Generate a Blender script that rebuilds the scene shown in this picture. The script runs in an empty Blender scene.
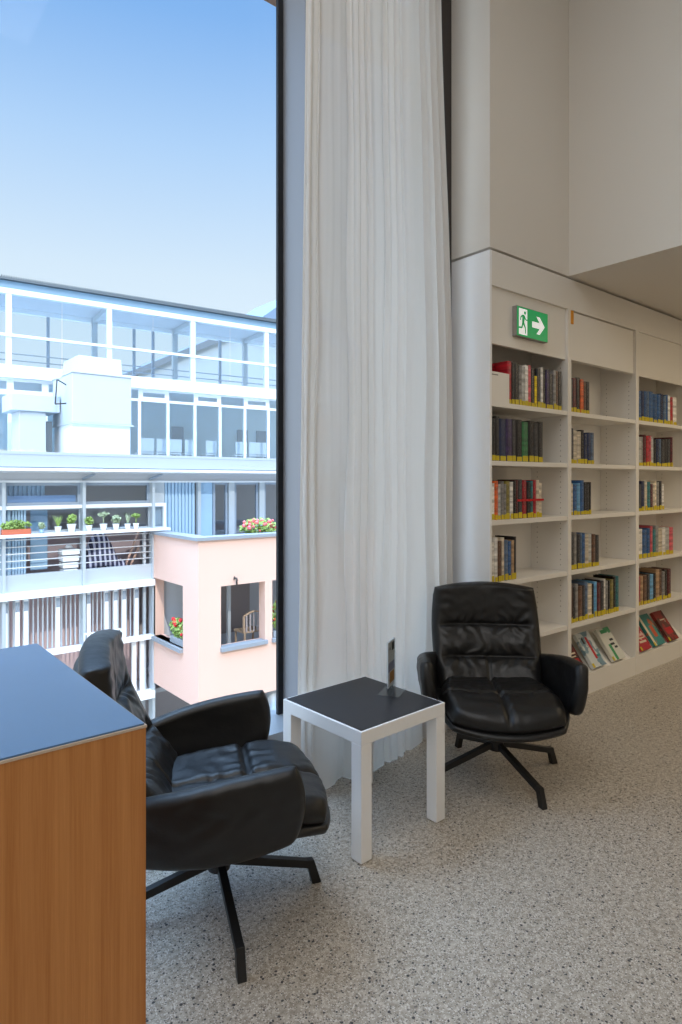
import bpy, bmesh, math, random
from mathutils import Vector, Matrix, noise
random.seed(7)
PI = math.pi
SC = bpy.context.scene
COL = SC.collection

# ------------------------------------------------------------------ camera numbers (level camera, heading between +X and +Y)
F = 635.0; HX = 341.0; HY = 482.0; EYE = 1.35
CA, SA = 0.6343, 0.7731          # cos/sin of the angle between the view axis and the +X axis
def ray(px):
    u = (px-HX)/F
    return CA+SA*u, SA-CA*u      # world x, y gained per metre of depth
def XonY(px, Y):
    a, b = ray(px); return Y*a/b
def YonX(px, X):
    a, b = ray(px); return X*b/a
def ZonY(px, py, Y):
    a, b = ray(px); return EYE-(py-HY)/F*(Y/b)
def ZonX(px, py, X):
    a, b = ray(px); return EYE-(py-HY)/F*(X/a)

# ------------------------------------------------------------------ object helpers
def link(o, parent=None):
    COL.objects.link(o)
    if parent is not None: o.parent = parent
    return o
def tag(o, label=None, cat=None, group=None, kind=None):
    if label: o['label'] = label
    if cat: o['category'] = cat
    if group: o['group'] = group
    if kind: o['kind'] = kind
    return o
def empty(name, loc=(0,0,0), rz=0):
    o = bpy.data.objects.new(name, None); o.location = loc; o.rotation_euler = (0,0,rz)
    o.empty_display_size = .1
    return link(o)
def obj(name, bm, mats, parent=None, smooth=False, bevel=0, shift=True, loc=None, recalc=True, segs=2):
    """link bm as one mesh object; when shift, bm is in world coordinates and parent is unrotated"""
    if recalc: bmesh.ops.recalc_face_normals(bm, faces=bm.faces)
    if parent is not None and shift:
        bmesh.ops.translate(bm, verts=bm.verts, vec=-Vector(parent.location))
    elif loc is not None:
        bmesh.ops.translate(bm, verts=bm.verts, vec=-Vector(loc))
    me = bpy.data.meshes.new(name); bm.to_mesh(me); bm.free()
    if not isinstance(mats, (list, tuple)): mats = [mats]
    for m in mats: me.materials.append(m)
    if smooth:
        for p in me.polygons: p.use_smooth = True
    o = bpy.data.objects.new(name, me); link(o, parent)
    if parent is None and loc is not None: o.location = loc
    if bevel:
        b = o.modifiers.new('bevel', 'BEVEL'); b.width = bevel; b.segments = segs; b.limit_method = 'ANGLE'; b.angle_limit = math.radians(40)
        b.harden_normals = False
    return o
def box(bm, x0, x1, y0, y1, z0, z1, mi=0):
    v = [bm.verts.new(p) for p in ((x0,y0,z0),(x1,y0,z0),(x1,y1,z0),(x0,y1,z0),(x0,y0,z1),(x1,y0,z1),(x1,y1,z1),(x0,y1,z1))]
    for f in ((3,2,1,0),(4,5,6,7),(0,1,5,4),(1,2,6,5),(2,3,7,6),(3,0,4,7)):
        fc = bm.faces.new([v[i] for i in f]); fc.material_index = mi
    return v
def B(*a, mi=0):
    bm = bmesh.new(); box(bm, *a, mi=mi); return bm
def tube(bm, p0, p1, r0, r1=None, seg=12, mi=0, caps=True):
    p0 = Vector(p0); p1 = Vector(p1); r1 = r0 if r1 is None else r1
    d = (p1-p0).normalized(); a = d.orthogonal().normalized(); b = d.cross(a)
    A = []; C = []
    for i in range(seg):
        t = 2*PI*i/seg; o = a*math.cos(t)+b*math.sin(t)
        A.append(bm.verts.new(p0+o*r0)); C.append(bm.verts.new(p1+o*r1))
    for i in range(seg):
        j = (i+1) % seg; f = bm.faces.new((A[i],A[j],C[j],C[i])); f.material_index = mi; f.smooth = True
    if caps:
        f = bm.faces.new(A[::-1]); f.material_index = mi
        f = bm.faces.new(C); f.material_index = mi
def bar(bm, p0, p1, w, h, mi=0, up=(0,0,1)):
    """rectangular bar from p0 to p1, w sideways and h along up"""
    p0 = Vector(p0); p1 = Vector(p1); d = (p1-p0).normalized(); s = d.cross(Vector(up)).normalized(); n = s.cross(d)
    v = []
    for p in (p0, p1):
        for a, b in ((-1,-1),(1,-1),(1,1),(-1,1)):
            v.append(bm.verts.new(p+s*a*w/2+n*b*h/2))
    for f in ((3,2,1,0),(4,5,6,7),(0,1,5,4),(1,2,6,5),(2,3,7,6),(3,0,4,7)):
        fc = bm.faces.new([v[i] for i in f]); fc.material_index = mi
def prism(bm, pts, axis, a, b, mi=0):
    """extrude a 2D outline between a and b along axis ('x','y','z')"""
    def P(p, t):
        return {'x': (t,p[0],p[1]), 'y': (p[0],t,p[1]), 'z': (p[0],p[1],t)}[axis]
    A = [bm.verts.new(P(p, a)) for p in pts]; C = [bm.verts.new(P(p, b)) for p in pts]
    n = len(pts)
    for i in range(n):
        j = (i+1) % n; f = bm.faces.new((A[i],A[j],C[j],C[i])); f.material_index = mi
    f = bm.faces.new(A[::-1]); f.material_index = mi
    f = bm.faces.new(C); f.material_index = mi
def ss(x): x = max(0, min(1, x)); return x*x*(3-2*x)
def copy_tree(o, parent=None):
    c = o.copy(); link(c, parent)
    for ch in list(o.children): copy_tree(ch, c)
    return c

# ------------------------------------------------------------------ materials
def srgb(r, g, b):
    f = lambda c: (c/255/12.92) if c/255 <= .04045 else ((c/255+.055)/1.055)**2.4
    return (f(r), f(g), f(b), 1)
def mat(name, col, rough=.5, metal=0, spec=.5, bump=0, bscale=200, var=0, vscale=5, coat=0):
    m = bpy.data.materials.new(name); m.use_nodes = True
    nt = m.node_tree; p = nt.nodes['Principled BSDF']
    p.inputs['Base Color'].default_value = col; p.inputs['Roughness'].default_value = rough
    p.inputs['Metallic'].default_value = metal; p.inputs['Specular IOR Level'].default_value = spec
    p.inputs['Coat Weight'].default_value = coat
    tc = nt.nodes.new('ShaderNodeTexCoord')
    if var:
        n = nt.nodes.new('ShaderNodeTexNoise'); n.inputs['Scale'].default_value = vscale; n.inputs['Detail'].default_value = 3
        nt.links.new(tc.outputs['Object'], n.inputs['Vector'])
        h = nt.nodes.new('ShaderNodeMix'); h.data_type = 'RGBA'
        h.inputs['A'].default_value = tuple(c*(1-var) for c in col[:3])+(1,)
        h.inputs['B'].default_value = tuple(min(1, c*(1+var)) for c in col[:3])+(1,)
        nt.links.new(n.outputs['Fac'], h.inputs['Factor']); nt.links.new(h.outputs['Result'], p.inputs['Base Color'])
    if bump:
        n = nt.nodes.new('ShaderNodeTexNoise'); n.inputs['Scale'].default_value = bscale; n.inputs['Detail'].default_value = 4
        nt.links.new(tc.outputs['Object'], n.inputs['Vector'])
        b = nt.nodes.new('ShaderNodeBump'); b.inputs['Strength'].default_value = bump; b.inputs['Distance'].default_value = .002
        nt.links.new(n.outputs['Fac'], b.inputs['Height']); nt.links.new(b.outputs['Normal'], p.inputs['Normal'])
    return m
def glass(name, tint=(1,1,1,1), refl=.06, rough=0.0):
    m = bpy.data.materials.new(name); m.use_nodes = True; nt = m.node_tree; nt.nodes.clear()
    o = nt.nodes.new('ShaderNodeOutputMaterial'); mx = nt.nodes.new('ShaderNodeMixShader')
    t = nt.nodes.new('ShaderNodeBsdfTransparent'); g = nt.nodes.new('ShaderNodeBsdfGlossy')
    t.inputs['Color'].default_value = tint; g.inputs['Roughness'].default_value = rough
    fr = nt.nodes.new('ShaderNodeLayerWeight'); fr.inputs['Blend'].default_value = .5
    pw = nt.nodes.new('ShaderNodeMath'); pw.operation = 'POWER'; pw.inputs[1].default_value = 4.5
    ml = nt.nodes.new('ShaderNodeMath'); ml.operation = 'MULTIPLY_ADD'; ml.inputs[1].default_value = .7; ml.inputs[2].default_value = refl
    ml.use_clamp = True
    nt.links.new(fr.outputs['Facing'], pw.inputs[0]); nt.links.new(pw.outputs[0], ml.inputs[0]); nt.links.new(ml.outputs[0], mx.inputs['Fac'])
    nt.links.new(t.outputs[0], mx.inputs[1]); nt.links.new(g.outputs[0], mx.inputs[2]); nt.links.new(mx.outputs[0], o.inputs['Surface'])
    return m

M = {}
M['wall'] = mat('wall_paint', srgb(226,221,213), .7, bump=.05, bscale=300, var=.01)
M['case'] = mat('white_lacquered_board', srgb(232,228,221), .45, var=.01)
M['ceiling'] = mat('ceiling_plaster', srgb(214,208,200), .8)
M['case_daylit'] = mat('daylit_side_board', srgb(244,245,246), .5)  # paler copy of the case board; window-light brightness put into the colour
M['white'] = mat('white_lacquer', srgb(238,238,238), .35)
M['tabletop'] = mat('black_vinyl', srgb(36,37,42), .42, bump=.25, bscale=900, spec=.35)
M['frame'] = mat('bronze_anodised_frame', srgb(150,152,158), .45, metal=.2)
M['gasket'] = mat('dark_gasket', srgb(20,24,30), .6)
M['jamb'] = mat('brown_frame', srgb(70,64,62), .5, metal=.3)
M['sill'] = mat('grey_sill', srgb(165,172,180), .35, metal=.3)
M['metal_black'] = mat('black_powder_coat', srgb(22,22,23), .45, bump=.1, bscale=600)
M['linoleum'] = mat('sky_tinted_linoleum', srgb(74,112,154), .30, var=.06, vscale=9, bump=.06, bscale=350, spec=.8)  # blue of the sky reflection is put into the base colour
M['veneer_edge'] = mat('veneer_edge', srgb(196,178,160), .5)
M['glass'] = glass('window_glass', (.985,.992,.99,1), .006)
M['glass_blue'] = glass('terrace_glass', (.90,.96,1,1), .11)
M['glass_grey'] = glass('facade_glass', (.86,.91,.95,1), .07)
M['acrylic'] = glass('clear_acrylic', (.93,.95,.96,1), .05, .03)

def leather():
    m = mat('black_leather', srgb(17,17,18), .36, spec=.5)
    nt = m.node_tree; p = nt.nodes['Principled BSDF']
    tc = [n for n in nt.nodes if n.type == 'TEX_COORD'][0]
    v = nt.nodes.new('ShaderNodeTexVoronoi'); v.inputs['Scale'].default_value = 420
    n = nt.nodes.new('ShaderNodeTexNoise'); n.inputs['Scale'].default_value = 34; n.inputs['Detail'].default_value = 5; n.inputs['Distortion'].default_value = .2
    a = nt.nodes.new('ShaderNodeMath'); a.operation = 'MULTIPLY_ADD'; a.inputs[1].default_value = .12
    nt.links.new(tc.outputs['Object'], v.inputs['Vector']); nt.links.new(tc.outputs['Object'], n.inputs['Vector'])
    nt.links.new(v.outputs['Distance'], a.inputs[0]); nt.links.new(n.outputs['Fac'], a.inputs[2])
    b = nt.nodes.new('ShaderNodeBump'); b.inputs['Strength'].default_value = .3; b.inputs['Distance'].default_value = .004
    nt.links.new(a.outputs[0], b.inputs['Height']); nt.links.new(b.outputs['Normal'], p.inputs['Normal'])
    r = nt.nodes.new('ShaderNodeMapRange'); r.inputs['To Min'].default_value = .33; r.inputs['To Max'].default_value = .52
    nt.links.new(n.outputs['Fac'], r.inputs['Value']); nt.links.new(r.outputs[0], p.inputs['Roughness'])
    return m
M['leather'] = leather()

def oak():
    m = mat('oak_veneer', srgb(176,112,62), .45)
    nt = m.node_tree; p = nt.nodes['Principled BSDF']; tc = [n for n in nt.nodes if n.type == 'TEX_COORD'][0]
    mp = nt.nodes.new('ShaderNodeMapping'); mp.inputs['Scale'].default_value = (1,1,.018)
    nt.links.new(tc.outputs['Object'], mp.inputs['Vector'])
    n1 = nt.nodes.new('ShaderNodeTexNoise'); n1.inputs['Scale'].default_value = 260; n1.inputs['Detail'].default_value = 5; n1.inputs['Roughness'].default_value = .7
    n2 = nt.nodes.new('ShaderNodeTexNoise'); n2.inputs['Scale'].default_value = 34; n2.inputs['Detail'].default_value = 3
    for n in (n1, n2): nt.links.new(mp.outputs[0], n.inputs['Vector'])
    mx = nt.nodes.new('ShaderNodeMath'); mx.operation = 'MULTIPLY_ADD'; mx.inputs[1].default_value = .55
    h = nt.nodes.new('ShaderNodeMath'); h.operation = 'MULTIPLY'; h.inputs[1].default_value = .45
    nt.links.new(n2.outputs['Fac'], h.inputs[0]); nt.links.new(n1.outputs['Fac'], mx.inputs[0]); nt.links.new(h.outputs[0], mx.inputs[2])
    r = nt.nodes.new('ShaderNodeValToRGB'); e = r.color_ramp.elements
    e[0].position = .33; e[0].color = srgb(170,106,50); e[1].position = .66; e[1].color = srgb(202,140,80)
    nt.links.new(mx.outputs[0], r.inputs['Fac']); nt.links.new(r.outputs[0], p.inputs['Base Color'])
    return m
M['oak'] = oak()

def terrazzo():
    m = mat('terrazzo', srgb(178,170,158), .38, spec=.5)
    nt = m.node_tree; p = nt.nodes['Principled BSDF']; tc = [n for n in nt.nodes if n.type == 'TEX_COORD'][0]
    base = nt.nodes.new('ShaderNodeTexNoise'); base.inputs['Scale'].default_value = 60; base.inputs['Detail'].default_value = 6
    nt.links.new(tc.outputs['Object'], base.inputs['Vector'])
    r = nt.nodes.new('ShaderNodeValToRGB'); e = r.color_ramp.elements
    e[0].position = .35; e[0].color = srgb(152,142,128); e[1].position = .65; e[1].color = srgb(192,183,169)
    nt.links.new(base.outputs['Fac'], r.inputs['Fac']); cur = r.outputs[0]
    def layer(cur, scale, thr, size, col):
        v = nt.nodes.new('ShaderNodeTexVoronoi'); v.inputs['Scale'].default_value = scale; v.inputs['Randomness'].default_value = 1
        nt.links.new(tc.outputs['Object'], v.inputs['Vector'])
        s = nt.nodes.new('ShaderNodeSeparateColor'); nt.links.new(v.outputs['Color'], s.inputs[0])
        g = nt.nodes.new('ShaderNodeMath'); g.operation = 'GREATER_THAN'; g.inputs[1].default_value = thr; nt.links.new(s.outputs[0], g.inputs[0])
        l = nt.nodes.new('ShaderNodeMath'); l.operation = 'MULTIPLY'; l.inputs[1].default_value = size; nt.links.new(s.outputs[1], l.inputs[0])
        l2 = nt.nodes.new('ShaderNodeMath'); l2.operation = 'LESS_THAN'; nt.links.new(v.outputs['Distance'], l2.inputs[0]); nt.links.new(l.outputs[0], l2.inputs[1])
        a = nt.nodes.new('ShaderNodeMath'); a.operation = 'MULTIPLY'; nt.links.new(g.outputs[0], a.inputs[0]); nt.links.new(l2.outputs[0], a.inputs[1])
        x = nt.nodes.new('ShaderNodeMix'); x.data_type = 'RGBA'; x.inputs['B'].default_value = col
        nt.links.new(a.outputs[0], x.inputs['Factor']); nt.links.new(cur, x.inputs['A'])
        return x.outputs['Result']
    cur = layer(cur, 240, .45, .75, srgb(212,206,196))
    cur = layer(cur, 230, .60, .62, srgb(136,124,110))
    cur = layer(cur, 190, .72, .60, srgb(104,99,94))
    cur = layer(cur, 115, .84, .55, srgb(62,60,60))
    nt.links.new(cur, p.inputs['Base Color'])
    return m
M['terrazzo'] = terrazzo()

def curtain_mat():
    m = bpy.data.materials.new('sheer_white_fabric'); m.use_nodes = True; nt = m.node_tree; nt.nodes.clear()
    o = nt.nodes.new('ShaderNodeOutputMaterial')
    d = nt.nodes.new('ShaderNodeBsdfDiffuse'); d.inputs['Color'].default_value = srgb(244,241,237)
    t = nt.nodes.new('ShaderNodeBsdfTranslucent'); t.inputs['Color'].default_value = srgb(236,226,212)
    tr = nt.nodes.new('ShaderNodeBsdfTransparent')
    a = nt.nodes.new('ShaderNodeMixShader'); a.inputs['Fac'].default_value = .42
    b = nt.nodes.new('ShaderNodeMixShader'); b.inputs['Fac'].default_value = .04
    nt.links.new(d.outputs[0], a.inputs[1]); nt.links.new(t.outputs[0], a.inputs[2])
    nt.links.new(a.outputs[0], b.inputs[1]); nt.links.new(tr.outputs[0], b.inputs[2]); nt.links.new(b.outputs[0], o.inputs['Surface'])
    tc = nt.nodes.new('ShaderNodeTexCoord'); w = nt.nodes.new('ShaderNodeTexNoise'); w.inputs['Scale'].default_value = 900
    nt.links.new(tc.outputs['Object'], w.inputs['Vector'])
    bp = nt.nodes.new('ShaderNodeBump'); bp.inputs['Strength'].default_value = .1; bp.inputs['Distance'].default_value = .001
    nt.links.new(w.outputs['Fac'], bp.inputs['Height']); nt.links.new(bp.outputs[0], d.inputs['Normal'])
    return m
M['curtain'] = curtain_mat()

# ------------------------------------------------------------------ THE ROOM
YB = 2.125           # front plane of the bookcase
YG = 2.47            # plane of the window glass
XC = 3.55            # where the high wall turns towards the room
def struct(name, bm, m, loc=None, **k):
    o = obj(name, bm, m, None, loc=loc, **k); o['kind'] = 'structure'; return o
struct('floor', B(-4.2,9,-5,YG-.02,-.12,0), M['terrazzo'])
struct('ceiling', B(-4.2,9.2,-5.2,YG+.05,4.8,5.0), M['ceiling'])
struct('wall_left', B(-4.2,-4,-5,YG+.1,-.12,4.8), M['wall'])
struct('wall_right', B(9,9.2,-5,YB+.4,-.12,4.8), M['wall'])
struct('wall_rear', B(-4,9,-5.2,-5,-.12,4.8), M['wall'])
# wall above the bookcase, with the white pier beside the window
struct('wall_upper', B(2.775,XC,YB,YG+.2,2.612,4.8), M['wall'])
struct('wall_end', B(2.7755,XC,YB+.285,YG+.2,0,2.598), M['case_daylit'])
# dropped ceiling box over the shelves (its left side is the tall wall running towards the camera)
struct('ceiling_lower', B(XC,9,-5,YG+.2,2.612,4.8), M['wall'])
struct('wall_back', B(XC,9,YB+.29,YG+.2,0,2.612), M['wall'])
# wall over the window
struct('wall_lintel', B(-4,2.775,YG-.12,YG+.2,4.35,4.8), M['wall'])
# outside eave of our own roof
struct('trim_eave', B(-4.2,9.2,YG+.2,3.02,4.045,4.16), mat('brown_eave_board', srgb(150,118,96), .6))

# windows: deep posts, gasket, glass, sill
w = empty('window_1', (-1.2,YG,0)); w['kind'] = 'structure'
bm = bmesh.new(); box(bm, 1.67,1.735,2.285,2.46,0,4.35)
obj('window_post', bm, M['frame'], w)
bm = bmesh.new(); box(bm, 1.642,1.70,2.461,2.478,0,4.35); box(bm, 1.70,1.735,2.461,2.53,0,4.35); obj('gasket', bm, M['gasket'], w)
for x in (-1.7, ):
    bm = bmesh.new(); box(bm, x,x+.065,2.285,2.46,0,4.35); obj('window_post', bm, M['frame'], w)
bm = bmesh.new(); box(bm, -4,1.66,YG+.009,YG+.02,.27,4.35); obj('pane', bm, M['glass'], w)
bm = bmesh.new(); box(bm, -4,1.668,2.285,2.53,.0,.27); obj('sill', bm, M['sill'], w)
bm = bmesh.new(); box(bm, -4,1.66,2.38,2.53,4.26,4.35); obj('window_head', bm, M['jamb'], w)
w = empty('window_2', (2.2,YG,0)); w['kind'] = 'structure'
bm = bmesh.new(); box(bm, 1.74,2.60,YG,YG+.02,.2,4.35); obj('pane', bm, M['glass'], w)
bm = bmesh.new(); box(bm, 2.60,2.772,2.39,2.55,0,4.35); obj('window_post', bm, M['jamb'], w)
bm = bmesh.new(); box(bm, 1.74,2.60,2.40,2.53,0,.27); obj('sill', bm, M['sill'], w)

# curtain: one long sheer drape in soft folds
def curtain():
    NU, NV = 420, 70
    bm = bmesh.new(); rows = []
    for j in range(NV+1):
        t = j/NV; z = .003+4.29*t
        # width: slightly flared to the floor
        x0 = 1.652-.074*(1-t)**1.2; x1 = 2.592-.088*ss((z-1.9)/2.3)
        row = []
        for i in range(NU+1):
            s = i/NU
            ph = s+.010*math.sin(5*z+9*s)*(1-t)+.02*noise.noise(Vector((s*3,z*.22,4)))
            n = noise.noise(Vector((s*5.2, z*.05, 0)))
            amp = (.030-.014*t)*(.75+.6*noise.noise(Vector((s*3.1, z*.13, 7.7))))
            k = 2*PI*(10.5*ph+1.0*n)
            y = amp*math.sin(k)+.007*math.sin(2.3*k+1.0+n*3)+.003*noise.noise(Vector((s*42, z*.10, 3)))
            dx = .012*math.sin(k*1.0+1.2)
            g = 1+.030*ss((s-.45)/.45)                                  # the right half hangs nearer the glass
            y *= 1-.35*ss((s-.6)/.3)
            row.append(bm.verts.new((g*(x0+(x1-x0)*s+dx*(1 if 0.02 < s < .98 else .2)), g*2.236-.024*(1-t)**2*(1-ss((s-.45)/.45))+y, z)))
        rows.append(row)
    for j in range(NV):
        for i in range(NU):
            bm.faces.new((rows[j][i], rows[j][i+1], rows[j+1][i+1], rows[j+1][i]))
    t = empty('curtain', (2.05,2.236,0))
    o = obj('drape', bm, M['curtain'], t, smooth=True)
    tag(t, 'floor-length sheer white curtain hanging in folds beside the tall window', 'curtain')
    bm = bmesh.new(); box(bm, 1.0,2.74,2.20,2.33,4.30,4.33); obj('rail', bm, M['frame'], t)
curtain()

# ------------------------------------------------------------------ OAK CABINET (lower left)
cab = empty('cabinet', (-.42,1.19,0)); tag(cab, 'oak veneered cabinet with blue-grey top, bottom left corner of the photo', 'cabinet')
CX0, CX1, CY0, CY1 = -1.2, .366, .892, 1.485
bm = bmesh.new(); box(bm, CX0,CX1,CY0,CY1,.0,.994); obj('body', bm, M['oak'], cab, bevel=.001)
bm = bmesh.new(); box(bm, CX0-.001,CX1+.001,CY0-.001,CY1+.001,.994,.9975); obj('edge_band', bm, M['veneer_edge'], cab)
bm = bmesh.new(); box(bm, CX0+.002,CX1-.002,CY0+.002,CY1-.002,.9975,1.0); obj('worktop', bm, M['linoleum'], cab)

# ------------------------------------------------------------------ SIDE TABLE
TX0, TX1, TY0, TY1, TH = 1.472, 1.933, 1.694, 2.155, .47
tab = empty('side_table', ((TX0+TX1)/2,(TY0+TY1)/2,0)); tag(tab, 'square white side table with black inset top between the two leather armchairs', 'table')
bm = bmesh.new(); box(bm, TX0,TX1,TY0,TY1,TH-.05,TH-.001); obj('tabletop', bm, M['white'], tab, bevel=.002)
bm = bmesh.new(); box(bm, TX0+.009,TX1-.009,TY0+.009,TY1-.009,TH-.001,TH+.0005); obj('inset_panel', bm, M['tabletop'], tab)['label'] = 'black inset panel'
for ax, bx_ in ((TX0,TY0),(TX1-.052,TY0),(TX0,TY1-.052),(TX1-.052,TY1-.052)):
    bm = bmesh.new(); box(bm, ax,ax+.052,bx_,bx_+.052,0.004,TH-.05); box(bm, ax+.006,ax+.046,bx_+.006,bx_+.046,0,.004)
    obj('leg', bm, M['white'], tab, bevel=.0015)

tab.rotation_euler = (0,0,math.radians(2.3)); tab.location.x -= .010; tab.location.y -= .004

# acrylic card stand on the table
M['card'] = mat('printed_card', srgb(226,230,236), .45, var=.12, vscale=60)
M['card_dark'] = mat('printed_dark', srgb(48,58,58), .5)
M['card_orange'] = mat('printed_orange', srgb(190,130,50), .5)
M['card_blue'] = mat('printed_lilac', srgb(150,155,185), .5)
p0 = Vector((1.798,1.891,0)); p1 = Vector((1.891,1.945,0)); dv = (p1-p0).normalized(); nv = Vector((-dv.y,dv.x,0))
st = empty('card_stand', (1.845,1.918,TH+.0005)); tag(st, 'clear acrylic card stand holding a printed card on the black tabletop', 'card stand')
def slab(bm, a0, a1, n0, n1, z0, z1, mi=0):
    v = []
    for z in (z0, z1):
        for a, n in ((a0,n0),(a1,n0),(a1,n1),(a0,n1)):
            p = p0+dv*a+nv*n; v.append(bm.verts.new((p.x,p.y,z)))
    for f in ((3,2,1,0),(4,5,6,7),(0,1,5,4),(1,2,6,5),(2,3,7,6),(3,0,4,7)):
        bm.faces.new([v[i] for i in f]).material_index = mi
zt = TH+.0005
bm = bmesh.new(); slab(bm, -.006,.113,-.05,.042,zt,zt+.004); obj('base', bm, M['acrylic'], st)
bm = bmesh.new(); slab(bm, .0,.107,-.004,-.003,zt+.004,.69); slab(bm, .0,.107,.003,.004,zt+.004,.69); obj('holder', bm, M['acrylic'], st)
cd = empty('card', (0,0,0)); cd.parent = st
def carded(name, *a, m):
    bm = bmesh.new(); slab(bm, *a); bmesh.ops.translate(bm, verts=bm.verts, vec=-Vector(st.location)); return obj(name, bm, m, st, shift=False)
bpy.data.objects.remove(cd)
carded('card', .004,.103,-.001,.001,zt+.03,.688, m=M['card'])
cardp = [c for c in st.children if c.name.startswith('card')][0]
def onc(name, m, a0, a1, z0, z1):
    bm = bmesh.new(); slab(bm, a0,a1,-.0016,-.001,z0,z1); bmesh.ops.translate(bm, verts=bm.verts, vec=-Vector(st.location)); return obj(name, bm, m, cardp, shift=False)
onc('dark_picture', M['card_dark'], .062,.098,.645,.678)
onc('dark_picture', M['card_dark'], .030,.040,.652,.662)
onc('orange_picture', M['card_orange'], .030,.095,.515,.56)
onc('lilac_band', M['card_blue'], .008,.099,.565,.60)

# ------------------------------------------------------------------ LEATHER SWIVEL CHAIRS
def pad(Cf, Tt, Tb, nu, nv, wu, wv, k=.6, sgn=1):
    """closed padded panel. Cf(u,v)->mid surface point, Tt/Tb(u,v)->thickness; wu,wv = rounded edge widths in parameter units"""
    bm = bmesh.new()
    us = [math.sin(PI/2*(2*i/nu-1)*.86)/math.sin(PI/2*.86) for i in range(nu+1)]
    vs = [math.sin(PI/2*(2*i/nv-1)*.86)/math.sin(PI/2*.86) for i in range(nv+1)]
    def sq(u, v): return u*math.sqrt(1-k*v*v/2), v*math.sqrt(1-k*u*u/2)
    def P(u, v): a, b = sq(u, v); return Vector(Cf(a, b))
    def e(d, w): q = 1-min(1, d/w); return math.sqrt(max(0, 1-q*q))
    top, bot = [], []
    for v in vs:
        rt, rb = [], []
        for u in us:
            c = P(u, v); h = 1e-3
            du = P(min(1,u+h), v)-P(max(-1,u-h), v); dv_ = P(u, min(1,v+h))-P(u, max(-1,v-h))
            n = du.cross(dv_).normalized()*sgn
            pr = e(1-abs(u), wu)*e(1-abs(v), wv)
            a, b = sq(u, v)
            if abs(u) > .9999 or abs(v) > .9999:
                q = bm.verts.new(c); rt.append(q); rb.append(q)
            else:
                rt.append(bm.verts.new(c+n*Tt(a, b)*pr)); rb.append(bm.verts.new(c-n*Tb(a, b)*pr))
        top.append(rt); bot.append(rb)
    for j in range(nv):
        for i in range(nu):
            bm.faces.new((top[j][i], top[j][i+1], top[j+1][i+1], top[j+1][i]))
            q = (bot[j][i], bot[j+1][i], bot[j+1][i+1], bot[j][i+1])
            if len(set(q)) == 4: bm.faces.new(q)
    return bm
def G(d, w): return math.exp(-(d/w)**2)
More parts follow.
